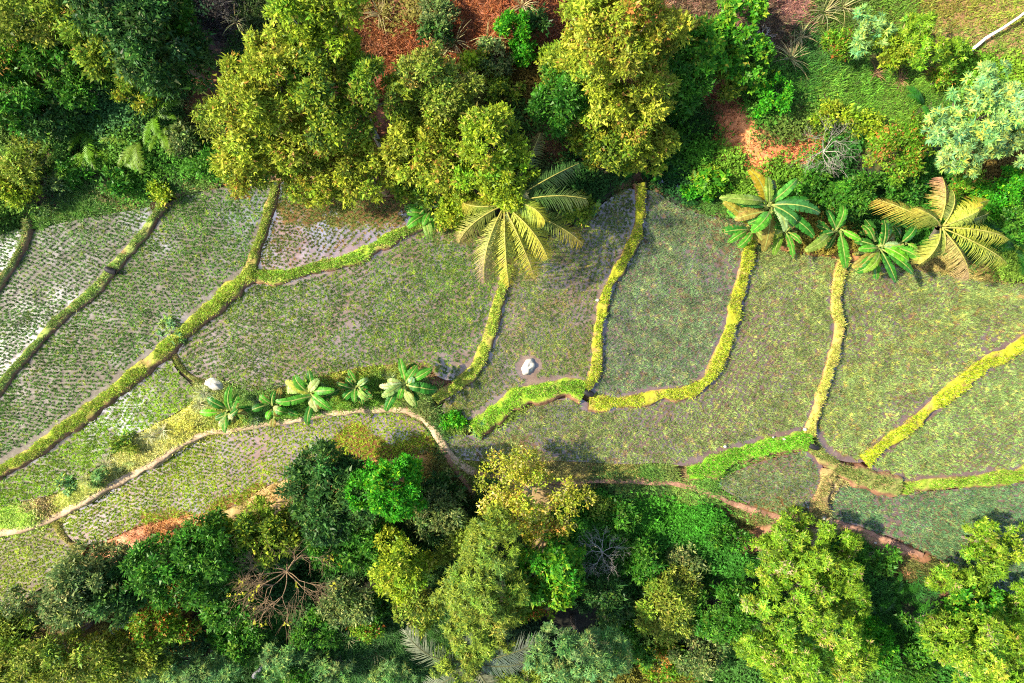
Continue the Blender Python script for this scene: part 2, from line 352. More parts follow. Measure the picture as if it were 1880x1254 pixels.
# ------------------------------------------------------------------ zones: what covers the ground where
# px, py, leaf colour, soil colour (some darkened to carry tree shade), style (0 leafy, 1 grass, 2 dry litter), height, density
DG, MG = (.05, .14, .025), (.08, .22, .03)
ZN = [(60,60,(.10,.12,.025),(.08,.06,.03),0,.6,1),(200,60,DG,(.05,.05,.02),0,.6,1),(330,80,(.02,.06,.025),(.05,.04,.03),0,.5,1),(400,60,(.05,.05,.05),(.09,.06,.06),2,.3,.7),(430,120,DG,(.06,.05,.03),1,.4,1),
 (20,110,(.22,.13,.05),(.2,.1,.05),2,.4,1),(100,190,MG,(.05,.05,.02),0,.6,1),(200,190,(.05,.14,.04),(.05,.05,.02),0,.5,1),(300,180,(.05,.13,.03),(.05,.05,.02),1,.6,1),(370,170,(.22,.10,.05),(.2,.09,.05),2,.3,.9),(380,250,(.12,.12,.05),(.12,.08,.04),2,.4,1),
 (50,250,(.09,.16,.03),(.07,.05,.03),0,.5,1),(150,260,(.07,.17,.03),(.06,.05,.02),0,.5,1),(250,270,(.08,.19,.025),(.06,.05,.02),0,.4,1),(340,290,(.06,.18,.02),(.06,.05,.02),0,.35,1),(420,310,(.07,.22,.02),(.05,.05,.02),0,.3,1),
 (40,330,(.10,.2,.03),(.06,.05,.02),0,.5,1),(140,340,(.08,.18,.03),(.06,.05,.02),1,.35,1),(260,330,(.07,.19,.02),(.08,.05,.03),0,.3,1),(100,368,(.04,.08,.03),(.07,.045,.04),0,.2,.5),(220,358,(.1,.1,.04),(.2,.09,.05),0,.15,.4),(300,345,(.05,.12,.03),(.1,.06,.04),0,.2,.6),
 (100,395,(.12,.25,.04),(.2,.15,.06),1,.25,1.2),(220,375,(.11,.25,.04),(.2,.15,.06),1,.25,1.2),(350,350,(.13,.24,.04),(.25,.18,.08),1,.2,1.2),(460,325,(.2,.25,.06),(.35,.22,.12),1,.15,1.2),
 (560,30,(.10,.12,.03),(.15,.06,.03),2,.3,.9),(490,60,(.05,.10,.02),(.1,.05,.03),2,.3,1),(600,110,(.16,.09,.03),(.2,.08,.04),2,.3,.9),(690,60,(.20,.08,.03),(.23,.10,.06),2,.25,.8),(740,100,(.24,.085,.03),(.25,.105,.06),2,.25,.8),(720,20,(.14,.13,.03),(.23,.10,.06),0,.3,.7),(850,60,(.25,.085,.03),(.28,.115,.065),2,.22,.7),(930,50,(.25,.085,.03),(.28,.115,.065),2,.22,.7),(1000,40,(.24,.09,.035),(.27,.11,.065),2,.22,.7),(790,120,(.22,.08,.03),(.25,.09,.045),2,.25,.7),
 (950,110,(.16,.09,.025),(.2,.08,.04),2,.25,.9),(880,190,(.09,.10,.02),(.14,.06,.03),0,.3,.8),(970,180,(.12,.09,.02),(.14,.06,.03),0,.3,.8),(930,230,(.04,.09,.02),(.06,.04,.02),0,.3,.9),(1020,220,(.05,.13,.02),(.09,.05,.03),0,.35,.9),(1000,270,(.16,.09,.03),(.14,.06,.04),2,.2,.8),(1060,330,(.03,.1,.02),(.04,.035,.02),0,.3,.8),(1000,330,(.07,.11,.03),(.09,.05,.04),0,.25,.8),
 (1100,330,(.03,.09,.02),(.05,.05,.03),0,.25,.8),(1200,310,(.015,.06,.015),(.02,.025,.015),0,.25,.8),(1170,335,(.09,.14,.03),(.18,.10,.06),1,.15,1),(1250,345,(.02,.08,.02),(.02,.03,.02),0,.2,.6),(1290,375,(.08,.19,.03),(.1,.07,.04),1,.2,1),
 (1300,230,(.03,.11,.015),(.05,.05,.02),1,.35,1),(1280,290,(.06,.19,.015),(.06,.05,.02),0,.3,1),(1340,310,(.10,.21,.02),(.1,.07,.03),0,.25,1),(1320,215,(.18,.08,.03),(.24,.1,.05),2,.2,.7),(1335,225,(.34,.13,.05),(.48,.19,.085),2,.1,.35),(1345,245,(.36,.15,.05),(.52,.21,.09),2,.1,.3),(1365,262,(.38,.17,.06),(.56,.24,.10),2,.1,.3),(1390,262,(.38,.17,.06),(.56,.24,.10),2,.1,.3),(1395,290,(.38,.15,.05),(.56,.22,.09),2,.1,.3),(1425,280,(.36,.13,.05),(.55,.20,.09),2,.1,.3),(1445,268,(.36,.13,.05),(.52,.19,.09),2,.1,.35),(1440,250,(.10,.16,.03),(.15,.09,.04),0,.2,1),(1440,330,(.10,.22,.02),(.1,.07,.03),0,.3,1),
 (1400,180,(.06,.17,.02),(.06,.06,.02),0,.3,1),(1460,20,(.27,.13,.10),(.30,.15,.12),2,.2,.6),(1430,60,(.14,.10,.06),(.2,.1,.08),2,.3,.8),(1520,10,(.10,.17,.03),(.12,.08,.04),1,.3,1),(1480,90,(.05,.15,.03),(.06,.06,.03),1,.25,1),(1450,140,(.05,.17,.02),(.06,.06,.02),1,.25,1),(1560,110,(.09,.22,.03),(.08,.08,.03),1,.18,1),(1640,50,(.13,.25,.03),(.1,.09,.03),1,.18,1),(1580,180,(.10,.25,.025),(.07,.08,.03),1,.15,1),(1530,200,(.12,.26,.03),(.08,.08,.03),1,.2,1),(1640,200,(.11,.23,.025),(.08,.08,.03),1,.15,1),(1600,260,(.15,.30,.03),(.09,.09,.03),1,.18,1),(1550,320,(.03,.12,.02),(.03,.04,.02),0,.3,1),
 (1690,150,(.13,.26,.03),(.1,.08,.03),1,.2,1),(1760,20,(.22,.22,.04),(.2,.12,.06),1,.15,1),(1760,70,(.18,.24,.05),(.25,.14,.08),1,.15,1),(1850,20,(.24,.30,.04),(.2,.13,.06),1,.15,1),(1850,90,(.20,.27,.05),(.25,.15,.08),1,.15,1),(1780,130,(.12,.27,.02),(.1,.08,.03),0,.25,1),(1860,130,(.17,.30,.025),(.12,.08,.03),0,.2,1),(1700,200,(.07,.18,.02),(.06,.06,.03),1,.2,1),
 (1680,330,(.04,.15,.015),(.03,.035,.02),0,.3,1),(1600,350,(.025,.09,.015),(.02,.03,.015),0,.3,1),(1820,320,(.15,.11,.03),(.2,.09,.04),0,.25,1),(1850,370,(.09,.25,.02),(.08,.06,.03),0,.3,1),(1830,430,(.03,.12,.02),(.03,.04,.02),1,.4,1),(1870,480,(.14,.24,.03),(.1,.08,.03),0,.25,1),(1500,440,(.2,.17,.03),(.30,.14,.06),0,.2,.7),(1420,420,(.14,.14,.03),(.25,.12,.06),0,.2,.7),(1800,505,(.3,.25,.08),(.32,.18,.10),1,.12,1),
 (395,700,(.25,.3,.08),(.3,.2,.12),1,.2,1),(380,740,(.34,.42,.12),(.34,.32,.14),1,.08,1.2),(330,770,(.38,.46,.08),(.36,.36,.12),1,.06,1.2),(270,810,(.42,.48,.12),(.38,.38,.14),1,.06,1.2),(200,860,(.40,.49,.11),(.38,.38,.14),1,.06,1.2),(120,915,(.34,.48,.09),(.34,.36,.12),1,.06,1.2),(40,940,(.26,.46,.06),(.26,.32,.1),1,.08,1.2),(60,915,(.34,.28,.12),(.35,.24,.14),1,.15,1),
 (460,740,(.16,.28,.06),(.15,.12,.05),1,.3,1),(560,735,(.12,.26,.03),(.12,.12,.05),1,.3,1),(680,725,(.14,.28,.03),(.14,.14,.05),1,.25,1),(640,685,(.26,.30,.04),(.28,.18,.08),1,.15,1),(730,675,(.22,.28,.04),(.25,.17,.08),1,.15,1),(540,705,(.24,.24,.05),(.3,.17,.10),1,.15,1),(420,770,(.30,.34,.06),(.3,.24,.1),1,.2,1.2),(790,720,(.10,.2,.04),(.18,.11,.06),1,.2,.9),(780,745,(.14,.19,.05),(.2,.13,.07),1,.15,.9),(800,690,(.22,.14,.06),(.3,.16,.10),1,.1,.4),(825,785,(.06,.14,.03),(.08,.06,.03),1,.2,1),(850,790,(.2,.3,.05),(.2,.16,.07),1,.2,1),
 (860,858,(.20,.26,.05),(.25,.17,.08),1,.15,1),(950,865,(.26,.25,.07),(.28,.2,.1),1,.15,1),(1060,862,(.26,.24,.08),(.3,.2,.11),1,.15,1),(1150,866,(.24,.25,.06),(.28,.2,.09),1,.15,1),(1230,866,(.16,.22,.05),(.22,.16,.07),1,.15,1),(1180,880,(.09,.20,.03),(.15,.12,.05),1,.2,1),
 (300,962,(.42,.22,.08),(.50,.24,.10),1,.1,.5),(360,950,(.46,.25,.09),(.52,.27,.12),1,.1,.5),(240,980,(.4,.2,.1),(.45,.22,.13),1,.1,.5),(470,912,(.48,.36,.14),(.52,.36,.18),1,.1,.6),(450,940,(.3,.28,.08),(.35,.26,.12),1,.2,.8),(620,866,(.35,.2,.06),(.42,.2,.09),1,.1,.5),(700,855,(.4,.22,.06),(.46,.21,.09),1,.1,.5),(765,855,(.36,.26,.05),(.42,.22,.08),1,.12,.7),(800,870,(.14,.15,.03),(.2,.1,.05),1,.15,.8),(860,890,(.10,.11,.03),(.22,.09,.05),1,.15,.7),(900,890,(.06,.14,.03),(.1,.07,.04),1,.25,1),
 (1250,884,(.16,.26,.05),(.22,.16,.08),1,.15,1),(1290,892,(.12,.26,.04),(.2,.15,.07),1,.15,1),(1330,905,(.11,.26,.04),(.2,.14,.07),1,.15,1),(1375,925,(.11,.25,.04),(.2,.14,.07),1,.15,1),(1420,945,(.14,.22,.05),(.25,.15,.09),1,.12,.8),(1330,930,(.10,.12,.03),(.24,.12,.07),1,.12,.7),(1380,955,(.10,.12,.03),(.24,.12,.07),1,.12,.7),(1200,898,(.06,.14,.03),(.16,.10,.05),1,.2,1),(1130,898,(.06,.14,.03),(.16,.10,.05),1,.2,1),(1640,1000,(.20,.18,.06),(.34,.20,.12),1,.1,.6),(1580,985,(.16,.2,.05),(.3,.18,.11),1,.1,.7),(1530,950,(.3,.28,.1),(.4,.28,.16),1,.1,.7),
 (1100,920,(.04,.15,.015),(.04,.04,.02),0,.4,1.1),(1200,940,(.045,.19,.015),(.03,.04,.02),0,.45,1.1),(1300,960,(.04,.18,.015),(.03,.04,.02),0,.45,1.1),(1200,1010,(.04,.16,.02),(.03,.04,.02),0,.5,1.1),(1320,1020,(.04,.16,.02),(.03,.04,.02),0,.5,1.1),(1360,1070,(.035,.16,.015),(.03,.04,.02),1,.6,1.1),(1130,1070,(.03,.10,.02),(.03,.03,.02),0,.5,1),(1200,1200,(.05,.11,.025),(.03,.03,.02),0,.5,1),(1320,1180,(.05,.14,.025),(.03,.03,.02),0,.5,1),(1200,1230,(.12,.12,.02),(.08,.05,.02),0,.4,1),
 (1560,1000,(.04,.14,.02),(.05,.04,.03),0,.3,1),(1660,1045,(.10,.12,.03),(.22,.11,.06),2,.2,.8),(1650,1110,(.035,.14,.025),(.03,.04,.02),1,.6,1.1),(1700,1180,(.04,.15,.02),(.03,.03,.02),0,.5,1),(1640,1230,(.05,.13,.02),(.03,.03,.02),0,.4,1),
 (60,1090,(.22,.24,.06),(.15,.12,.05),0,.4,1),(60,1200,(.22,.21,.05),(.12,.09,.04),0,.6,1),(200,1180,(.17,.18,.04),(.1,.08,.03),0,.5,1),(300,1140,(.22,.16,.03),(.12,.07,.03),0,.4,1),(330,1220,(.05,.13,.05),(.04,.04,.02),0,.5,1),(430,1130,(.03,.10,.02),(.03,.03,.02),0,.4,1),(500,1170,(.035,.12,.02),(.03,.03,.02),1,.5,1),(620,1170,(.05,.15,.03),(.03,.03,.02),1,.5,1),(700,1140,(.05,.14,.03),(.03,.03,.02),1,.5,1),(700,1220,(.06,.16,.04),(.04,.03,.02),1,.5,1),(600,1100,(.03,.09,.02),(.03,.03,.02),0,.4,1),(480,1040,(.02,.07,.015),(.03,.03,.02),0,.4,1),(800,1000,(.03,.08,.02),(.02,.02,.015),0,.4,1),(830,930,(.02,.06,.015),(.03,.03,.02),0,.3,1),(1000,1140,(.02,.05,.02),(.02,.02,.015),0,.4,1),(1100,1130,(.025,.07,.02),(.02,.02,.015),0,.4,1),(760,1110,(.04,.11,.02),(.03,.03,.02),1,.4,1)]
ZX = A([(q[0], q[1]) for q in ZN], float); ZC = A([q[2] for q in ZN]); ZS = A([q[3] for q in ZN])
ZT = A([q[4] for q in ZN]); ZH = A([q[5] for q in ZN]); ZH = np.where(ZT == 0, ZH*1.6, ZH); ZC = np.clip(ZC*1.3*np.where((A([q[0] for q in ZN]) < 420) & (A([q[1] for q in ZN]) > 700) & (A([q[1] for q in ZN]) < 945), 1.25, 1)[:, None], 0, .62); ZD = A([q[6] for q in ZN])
def zone(x, y, rng, jit=22.0, wv=90):
    px, py = topx(x, y, gz_raw(x, y))
    px = px+(fbm(x*.6, y*.6+50)-.5)*wv+rng.normal(0, jit, px.shape); py = py+(fbm(x*.6+80, y*.6)-.5)*wv+rng.normal(0, jit, py.shape)
    out = np.empty(len(px), int)
    for i in range(0, len(px), 20000):
        d = (px[i:i+20000, None]-ZX[None, :, 0])**2+(py[i:i+20000, None]-ZX[None, :, 1])**2
        out[i:i+20000] = d.argmin(1)
    return out

# ------------------------------------------------------------------ terrain
def build_terrain():
    fx, fy, X, Y, Z = GX, GYY, _GX, _GY, _TZ
    nx, ny = len(fx), len(fy); i = np.arange((nx-1)*(ny-1)); r, c = i//(nx-1), i % (nx-1); a = r*nx+c
    F = np.stack([a, a+1, a+nx+1, a+nx], 1)
    x, y = X.ravel(), Y.ravel(); rg = np.random.default_rng(3)
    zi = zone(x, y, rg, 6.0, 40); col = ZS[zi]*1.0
    o = obj("hillside_ground", mesh_of("hillside_ground", np.stack([x, y, Z.ravel()], 1), F, col, True), M_TERRAIN)
    tag(o, "sloping earth of the valley sides around the terraces", "ground", kind="structure")
build_terrain()

# ------------------------------------------------------------------ paddies (flooded mud sheets)
def pud(px, py, r, amt, z):
    q = P(px, py, z); return (float(q[0]), float(q[1]), r*S, amt)
FM = {
 "F1": paddy_mat("flooded_mud_a", (.16,.15,.13), (.09,.085,.07), .10, .34, .05, 1, .46, .60, [pud(20,460,70,.3,1.2)]),
 "F2": paddy_mat("flooded_mud_b", (.16,.145,.12), (.09,.08,.065), .04, .13, .05, 2, .48, .64, [pud(120,545,40,.4,1.), pud(60,600,50,.35,1.), pud(10,650,60,.35,1.), pud(255,400,45,.4,1.)]),
 "F3": paddy_mat("flooded_mud_c", (.155,.135,.10), (.09,.075,.055), .04, .12, .05, 3, .50, .64, [pud(450,400,75,.4,.8), pud(320,600,40,.4,.8), pud(300,450,40,.3,.8)]),
 "F4": paddy_mat("flooded_mud_d", (.23,.125,.07), (.13,.065,.033), .20, .45, .04, 4, .44, .60, [pud(590,400,80,.3,.7)]),
 "F6": paddy_mat("flooded_mud_e", (.18,.155,.10), (.10,.085,.055), .05, .18, .05, 6, .52, .63, [pud(222,770,95,.7,.48)]),
 "F7": paddy_mat("flooded_mud_f", (.23,.12,.05), (.14,.07,.028), .20, .36, .04, 7, .42, .62),
 "F8": paddy_mat("flooded_mud_g", (.20,.155,.10), (.12,.09,.06), .05, .14, .06, 9, .45, .65),
 "F14": paddy_mat("flooded_mud_h", (.20,.10,.045), (.12,.058,.028), .22, .40, .04, 10, .42, .62),
}
M_MUD = paddy_mat("shallow_brown_mud", (.20,.135,.085), (.11,.072,.045), .10, .24, .05, 5)
M_MUD2 = paddy_mat("dense_paddy_mud", (.17,.105,.07), (.09,.055,.04), .12, .28, .05, 8)
PLAB = {"F1":"tiny flooded corner paddy beside the narrow bund","F2":"pale flooded paddy with bright water along the long straight bund","F3":"wide pale paddy between the long straight bund and the bright bund","F4":"wedge shaped paddy with blue water and a rusty end under olive trees","F5":"large brown green paddy above the banana row","F6":"narrow paddy strip with a white water patch beside the pale tussock bank","F7":"long lower paddy with rusty edges below the footpath","F8":"corner paddy below the forked footpath","F9":"brown paddy holding the pale stone","F10":"grey green paddy below the dark ditch","F11":"broad curved paddy under the long yellow bund","F12":"large dense paddy below the yellow palm","F13":"triangular paddy beyond the straight yellow bund","F14":"small triangular paddy half rust brown","F15":"blue green paddy beside the stone edged bund"}
def build_field(f):
    import bmesh
    bm = bmesh.new(); vs = [bm.verts.new((a, b, f["z"])) for a, b in f["w"]]; bm.faces.new(vs)
    bmesh.ops.triangulate(bm, faces=bm.faces[:]); bm.normal_update()
    for fc in bm.faces:
        if fc.normal.z < 0: fc.normal_flip()
    me = bpy.data.meshes.new("paddy_field"); bm.to_mesh(me); bm.free()
    m = FM.get(f["n"]) or (M_MUD if f["n"] in ("F5", "F7", "F8", "F9") else M_MUD2)
    tag(obj("paddy_field", me, m), PLAB[f["n"]], "paddy", kind="structure")
for f in FIELDS: build_field(f)

# ------------------------------------------------------------------ grass / leaf scatter kernels
def blades(p, rng, L, W, lean, col, cvar=.25, seg=2):
    """p (n,3) roots -> tapering bent blades (seg quads each)"""
    n = len(p); az = rng.random(n)*2*np.pi; L = L*(rng.random(n)*.7+.6); ln = lean*(rng.random(n)*1.1+.35)
    d = np.stack([np.cos(az), np.sin(az), np.zeros(n)], 1); s = np.stack([-np.sin(az), np.cos(az), np.zeros(n)], 1)
    Wd = W*(rng.random(n)*.5+.75)
    V = np.empty((n, 2*(seg+1), 3)); q = p.copy(); el = np.pi/2-ln*.35
    for k in range(seg+1):
        wk = Wd*(1-k/seg*.85)*.5
        V[:, 2*k] = q-s*wk[:, None]; V[:, 2*k+1] = q+s*wk[:, None]
        e = el-ln*(k+.5)/seg
        q = q+(d*np.cos(e)[:, None]+np.array([0, 0, 1.])*np.sin(e)[:, None])*(L/seg)[:, None]
    b = (np.arange(n)*2*(seg+1))[:, None]
    F = np.concatenate([np.concatenate([b+2*k, b+2*k+1, b+2*k+3, b+2*k+2], 1) for k in range(seg)], 0)
    c = col*(1+rng.normal(0, cvar, (n, 1)))*(1+rng.normal(0, .08, (n, 3)))
    return V.reshape(-1, 3), F, np.repeat(np.clip(c, .005, .8), 2*(seg+1), 0)
def leaves(p, d, nr, L, W, col):
    """small pointed leaves: base p, direction d, face normal about nr"""
    s = unit(np.cross(d, nr)); nn = np.cross(s, d); L = A(L).reshape(-1, 1); W = A(W).reshape(-1, 1)
    m = p+d*L*.18; t = p+d*L-nn*L*.10
    V = np.stack([m+s*W*.5, t, m-s*W*.5], 1); n = len(p)
    return V.reshape(-1, 3), np.arange(3*n).reshape(n, 3), np.repeat(np.clip(col, .004, .9), 3, 0)
def spikes(p, rng, L, W, lean, col, cvar=.25):
    """short one-piece grass blades"""
    n = len(p); az = rng.random(n)*2*np.pi; L = L*(rng.random(n)*.7+.6); e = np.pi/2-lean*(rng.random(n)*.8+.25)
    d = np.stack([np.cos(az)*np.cos(e), np.sin(az)*np.cos(e), np.sin(e)], 1); a2 = az+np.pi/2+rng.normal(0, .5, n)
    s = np.stack([np.cos(a2), np.sin(a2), np.zeros(n)], 1)*(W*(rng.random(n)*.5+.75))[:, None]*.5
    V = np.stack([p-s, p+s, p+d*L[:, None]], 1)
    c = col*(1+rng.normal(0, cvar, (n, 1)))*(1+rng.normal(0, .08, (n, 3)))
    return V.reshape(-1, 3), np.arange(3*n).reshape(n, 3), np.repeat(np.clip(c, .005, .8), 3, 0)
def rand_dir(rng, n):
    return unit(rng.normal(0, 1, (n, 3)))

# ------------------------------------------------------------------ bunds
MUDC = A((.25, .13, .08))
def build_bund(b, idx):
    lab, zt, wpx, gc, _, pts = b; zt -= .06; gc = tuple(min(.6, v*1.15) for v in gc); rg = np.random.default_rng(100+idx)
    p = resample(pts, .16); n = len(p); t = unit(np.gradient(p, axis=0)); s = np.stack([-t[:, 1], t[:, 0]], 1)
    hw = wpx*S*.38
    u = np.array([-1.45, -1.22, -1.0, -.72, -.35, 0, .35, .72, 1.0, 1.22, 1.45]); k = len(u)
    prof = np.array([-.75, -.42, -.13, -.02, .01, -.01, .01, -.02, -.13, -.42, -.75])
    dd = np.arange(n)*.16
    wob = (fbm(dd*.7+idx*9, dd*0+3)-.5)*.9*hw; wid = 1+(fbm(dd*1.4, dd*0+idx*5+40)-.5)*1.0
    c = p+s*wob[:, None]
    XY = c[:, None]+s[:, None]*(u[None, :, None]*hw*wid[:, None, None])
    XY = XY+(np.stack([fbm(XY[..., 0]*3, XY[..., 1]*3), fbm(XY[..., 0]*3+40, XY[..., 1]*3)], -1)-.5)*.16
    Z = zt+prof[None, :]+(fbm(XY[..., 0]*2.2, XY[..., 1]*2.2)-.5)*.14
    V = np.concatenate([XY, Z[..., None]], -1).reshape(-1, 3)
    F = A([(i*k+j, (i+1)*k+j, (i+1)*k+j+1, i*k+j+1) for i in range(n-1) for j in range(k-1)])
    mud = MUDC*(.75+.5*rg.random((n*k, 1))); gr = A(gc)*A((.9, .75, .9))*(.6+.5*rg.random((n*k, 1)))
    g = np.tile((np.abs(u) < .8).astype(float), n)[:, None]*np.clip(fbm(V[:, 0]*2.5, V[:, 1]*2.5)[:, None]*2.5-.35, 0, 1)
    o = obj("earth_bund", mesh_of("earth_bund", V, F, mud*(1-g)+gr*g, True), M_BUND)
    tag(o, lab, "bund", kind="structure")
    # short turf on the crown
    ln = n*.16; m = int(ln*hw*2*1150); i = rg.integers(0, n-1, m); fr = rg.random(m); uu = np.clip(rg.normal(0, .58, m), -1.2, 1.2)
    q = c[i]*(1-fr[:, None])+c[i+1]*fr[:, None]+s[i]*(uu*hw*wid[i])[:, None]
    q += (rg.random((m, 2))-.5)*.08
    keep = fbm(q[:, 0]*1.6+7, q[:, 1]*1.6)+rg.normal(0, .05, m) > .41+.10*np.abs(uu)**3
    q, uu = q[keep], uu[keep]; zz = zt+np.interp(np.abs(uu), [0, .35, .72, 1.0, 1.22, 1.45], [.03, .02, -.03, -.17, -.42, -.75])
    pal = A([gc, A(gc)*A((.75, .9, .8)), A(gc)*A((1.25, 1.0, 1.3))+A((.04, .02, .01)), (.45, .36, .15)])
    ci = rg.choice(4, len(q), p=[.46, .27, .15, .12])
    patch = (.75+.5*fbm(q[:, 0]*.8+30, q[:, 1]*.8))[:, None]
    V, F, C = spikes(np.c_[q, zz], rg, .09+.16*fbm(q[:, 0]*1.3, q[:, 1]*1.3+20), .042, .95, pal[ci]*patch, .25)
    go = obj("grass", mesh_of("grass", V, F, C), M_GRASS, o); go["kind"] = "stuff"
for i, b in enumerate(BUNDS): build_bund(b, i)

# ------------------------------------------------------------------ footpaths
def build_path(q, idx):
    p = resample(q[3], .2); n = len(p); t = unit(np.gradient(p, axis=0)); s = np.stack([-t[:, 1], t[:, 0]], 1)
    dd = np.arange(n)*.2; hw = q[1]*S*.5*(.5+1.0*fbm(dd*.9, dd*0+idx*7))
    u = np.array([-1.3, -.9, -.4, 0, .4, .9, 1.3]); k = len(u)
    XY = p[:, None]+s[:, None]*(u[None, :, None]*hw[:, None, None])
    XY += (np.stack([fbm(XY[..., 0]*2.5, XY[..., 1]*2.5), fbm(XY[..., 0]*2.5+9, XY[..., 1]*2.5)], -1)-.5)*.16
    base = np.maximum(gz(p[:, 0], p[:, 1]), gz_raw(p[:, 0], p[:, 1])-.1)
    base = np.convolve(np.r_[[base[0]]*4, base, [base[-1]]*4], np.ones(9)/9, 'valid')
    Z = base[:, None]+A([-.35, .03, .07, .055, .07, .03, -.35])[None]+(fbm(XY[..., 0]*3, XY[..., 1]*3)-.5)*.05
    V = np.concatenate([XY, Z[..., None]], -1).reshape(-1, 3)
    F = A([(i*k+j, (i+1)*k+j, (i+1)*k+j+1, i*k+j+1) for i in range(n-1) for j in range(k-1)])
    m = M_PATH if idx == 0 else M_TRAIL
    tag(obj("footpath", mesh_of("footpath", V, F, None, True), m), q[0], "path", kind="structure")
    return p, s, base
for i, q in enumerate(PATHS): build_path(q, i)

# ------------------------------------------------------------------ ditch water
def strip(name, lab, px, wpx, z, mat, cat):
    p = resample([P(a, b, z)[:2] for a, b in smooth(px, 2)], .25); t = unit(np.gradient(p, axis=0)); s = np.stack([-t[:, 1], t[:, 0]], 1)
    hw = wpx*S*.5*(.7+.6*fbm(np.arange(len(p))*.4, np.arange(len(p))*0.+3))
    V = np.vstack([np.c_[p+s*hw[:, None], np.full(len(p), z)], np.c_[p-s*hw[:, None], np.full(len(p), z)]]); n = len(p)
    F = A([(i, i+n, i+n+1, i+1) for i in range(n-1)])
    tag(obj(name, mesh_of(name, V, F, None), mat), lab, cat, kind="structure")
M_DITCH = paddy_mat("ditch_water_film", (.03,.03,.025), (.015,.016,.014), .15, .35, .05, 12)
strip("ditch_water", "dark ditch water at the foot of the hill near the slender bund", [(1190,318),(1215,326),(1250,334),(1290,348),(1320,352)], 26, .06, M_DITCH, "ditch")
strip("ditch_water", "muddy dark ditch at the hill foot above the pale paddies", [(0,397),(60,378),(130,366),(200,358),(260,346),(330,340)], 14, .86, M_DITCH, "ditch")

# ------------------------------------------------------------------ rice
RG = {  # spacing, row angle, blades, length, width, lean, colours+weights
 "pale": dict(sp=(.20, .185), nb=20, L=.16, W=.036, ln=1.2, j=.026),
 "mid":  dict(sp=(.19, .175), nb=20, L=.17, W=.035, ln=1.25, j=.03),
 "dense":dict(sp=(.185, .17), nb=21, L=.20, W=.033, ln=1.15, j=.026),
}
RICE = {
 "F1": ("pale", 48, [(.12,.23,.06),(.16,.28,.07)]), "F2": ("pale", 40, [(.11,.22,.05),(.15,.28,.06),(.24,.34,.07)]),
 "F3": ("pale", 55, [(.11,.24,.04),(.16,.30,.045),(.28,.38,.05)]), "F4": ("pale", 50, [(.12,.18,.03),(.18,.22,.04),(.28,.20,.05)]),
 "F5": ("mid", 38, [(.12,.22,.045),(.18,.29,.035),(.29,.38,.04)]), "F6": ("mid", 60, [(.22,.40,.02),(.32,.48,.03),(.14,.28,.035)]),
 "F7": ("pale", 42, [(.27,.40,.02),(.37,.47,.035),(.18,.30,.03)]), "F8": ("pale", 50, [(.35,.45,.04),(.25,.36,.04)]),
 "F9": ("mid", 65, [(.15,.22,.06),(.22,.29,.06),(.29,.28,.07)]), "F10": ("dense", 62, [(.15,.24,.11),(.22,.31,.13),(.30,.34,.13),(.25,.20,.11)]),
 "F11": ("dense", 55, [(.21,.29,.09),(.28,.36,.11),(.37,.40,.11),(.30,.24,.11)]), "F12": ("dense", 52, [(.22,.31,.10),(.30,.38,.11),(.41,.44,.10),(.34,.26,.10)]),
 "F13": ("dense", 40, [(.22,.34,.11),(.31,.42,.12),(.41,.46,.12)]), "F14": ("dense", 40, [(.15,.23,.09),(.22,.27,.09)]),
 "F15": ("dense", 50, [(.12,.25,.11),(.19,.32,.13),(.26,.35,.13)]),
}
RLAB = {"F1":"sparse rice seedlings in the corner paddy","F2":"rows of young rice in the pale flooded paddy","F3":"rows of young rice in the wide pale paddy","F4":"rice tufts in the wedge shaped paddy","F5":"rice rows in the large paddy above the banana row","F6":"yellow green rice in the narrow paddy strip","F7":"yellow green rice rows in the long lower paddy","F8":"yellow rice rows in the corner below the forked path","F9":"thin rice around the pale stone","F10":"grey green rice below the dark ditch","F11":"pale rice in the broad curved paddy","F12":"pale thick rice below the yellow palm","F13":"tall pale rice in the triangular paddy","F14":"rice in the small triangular paddy","F15":"blue green rice beside the stone edged bund"}
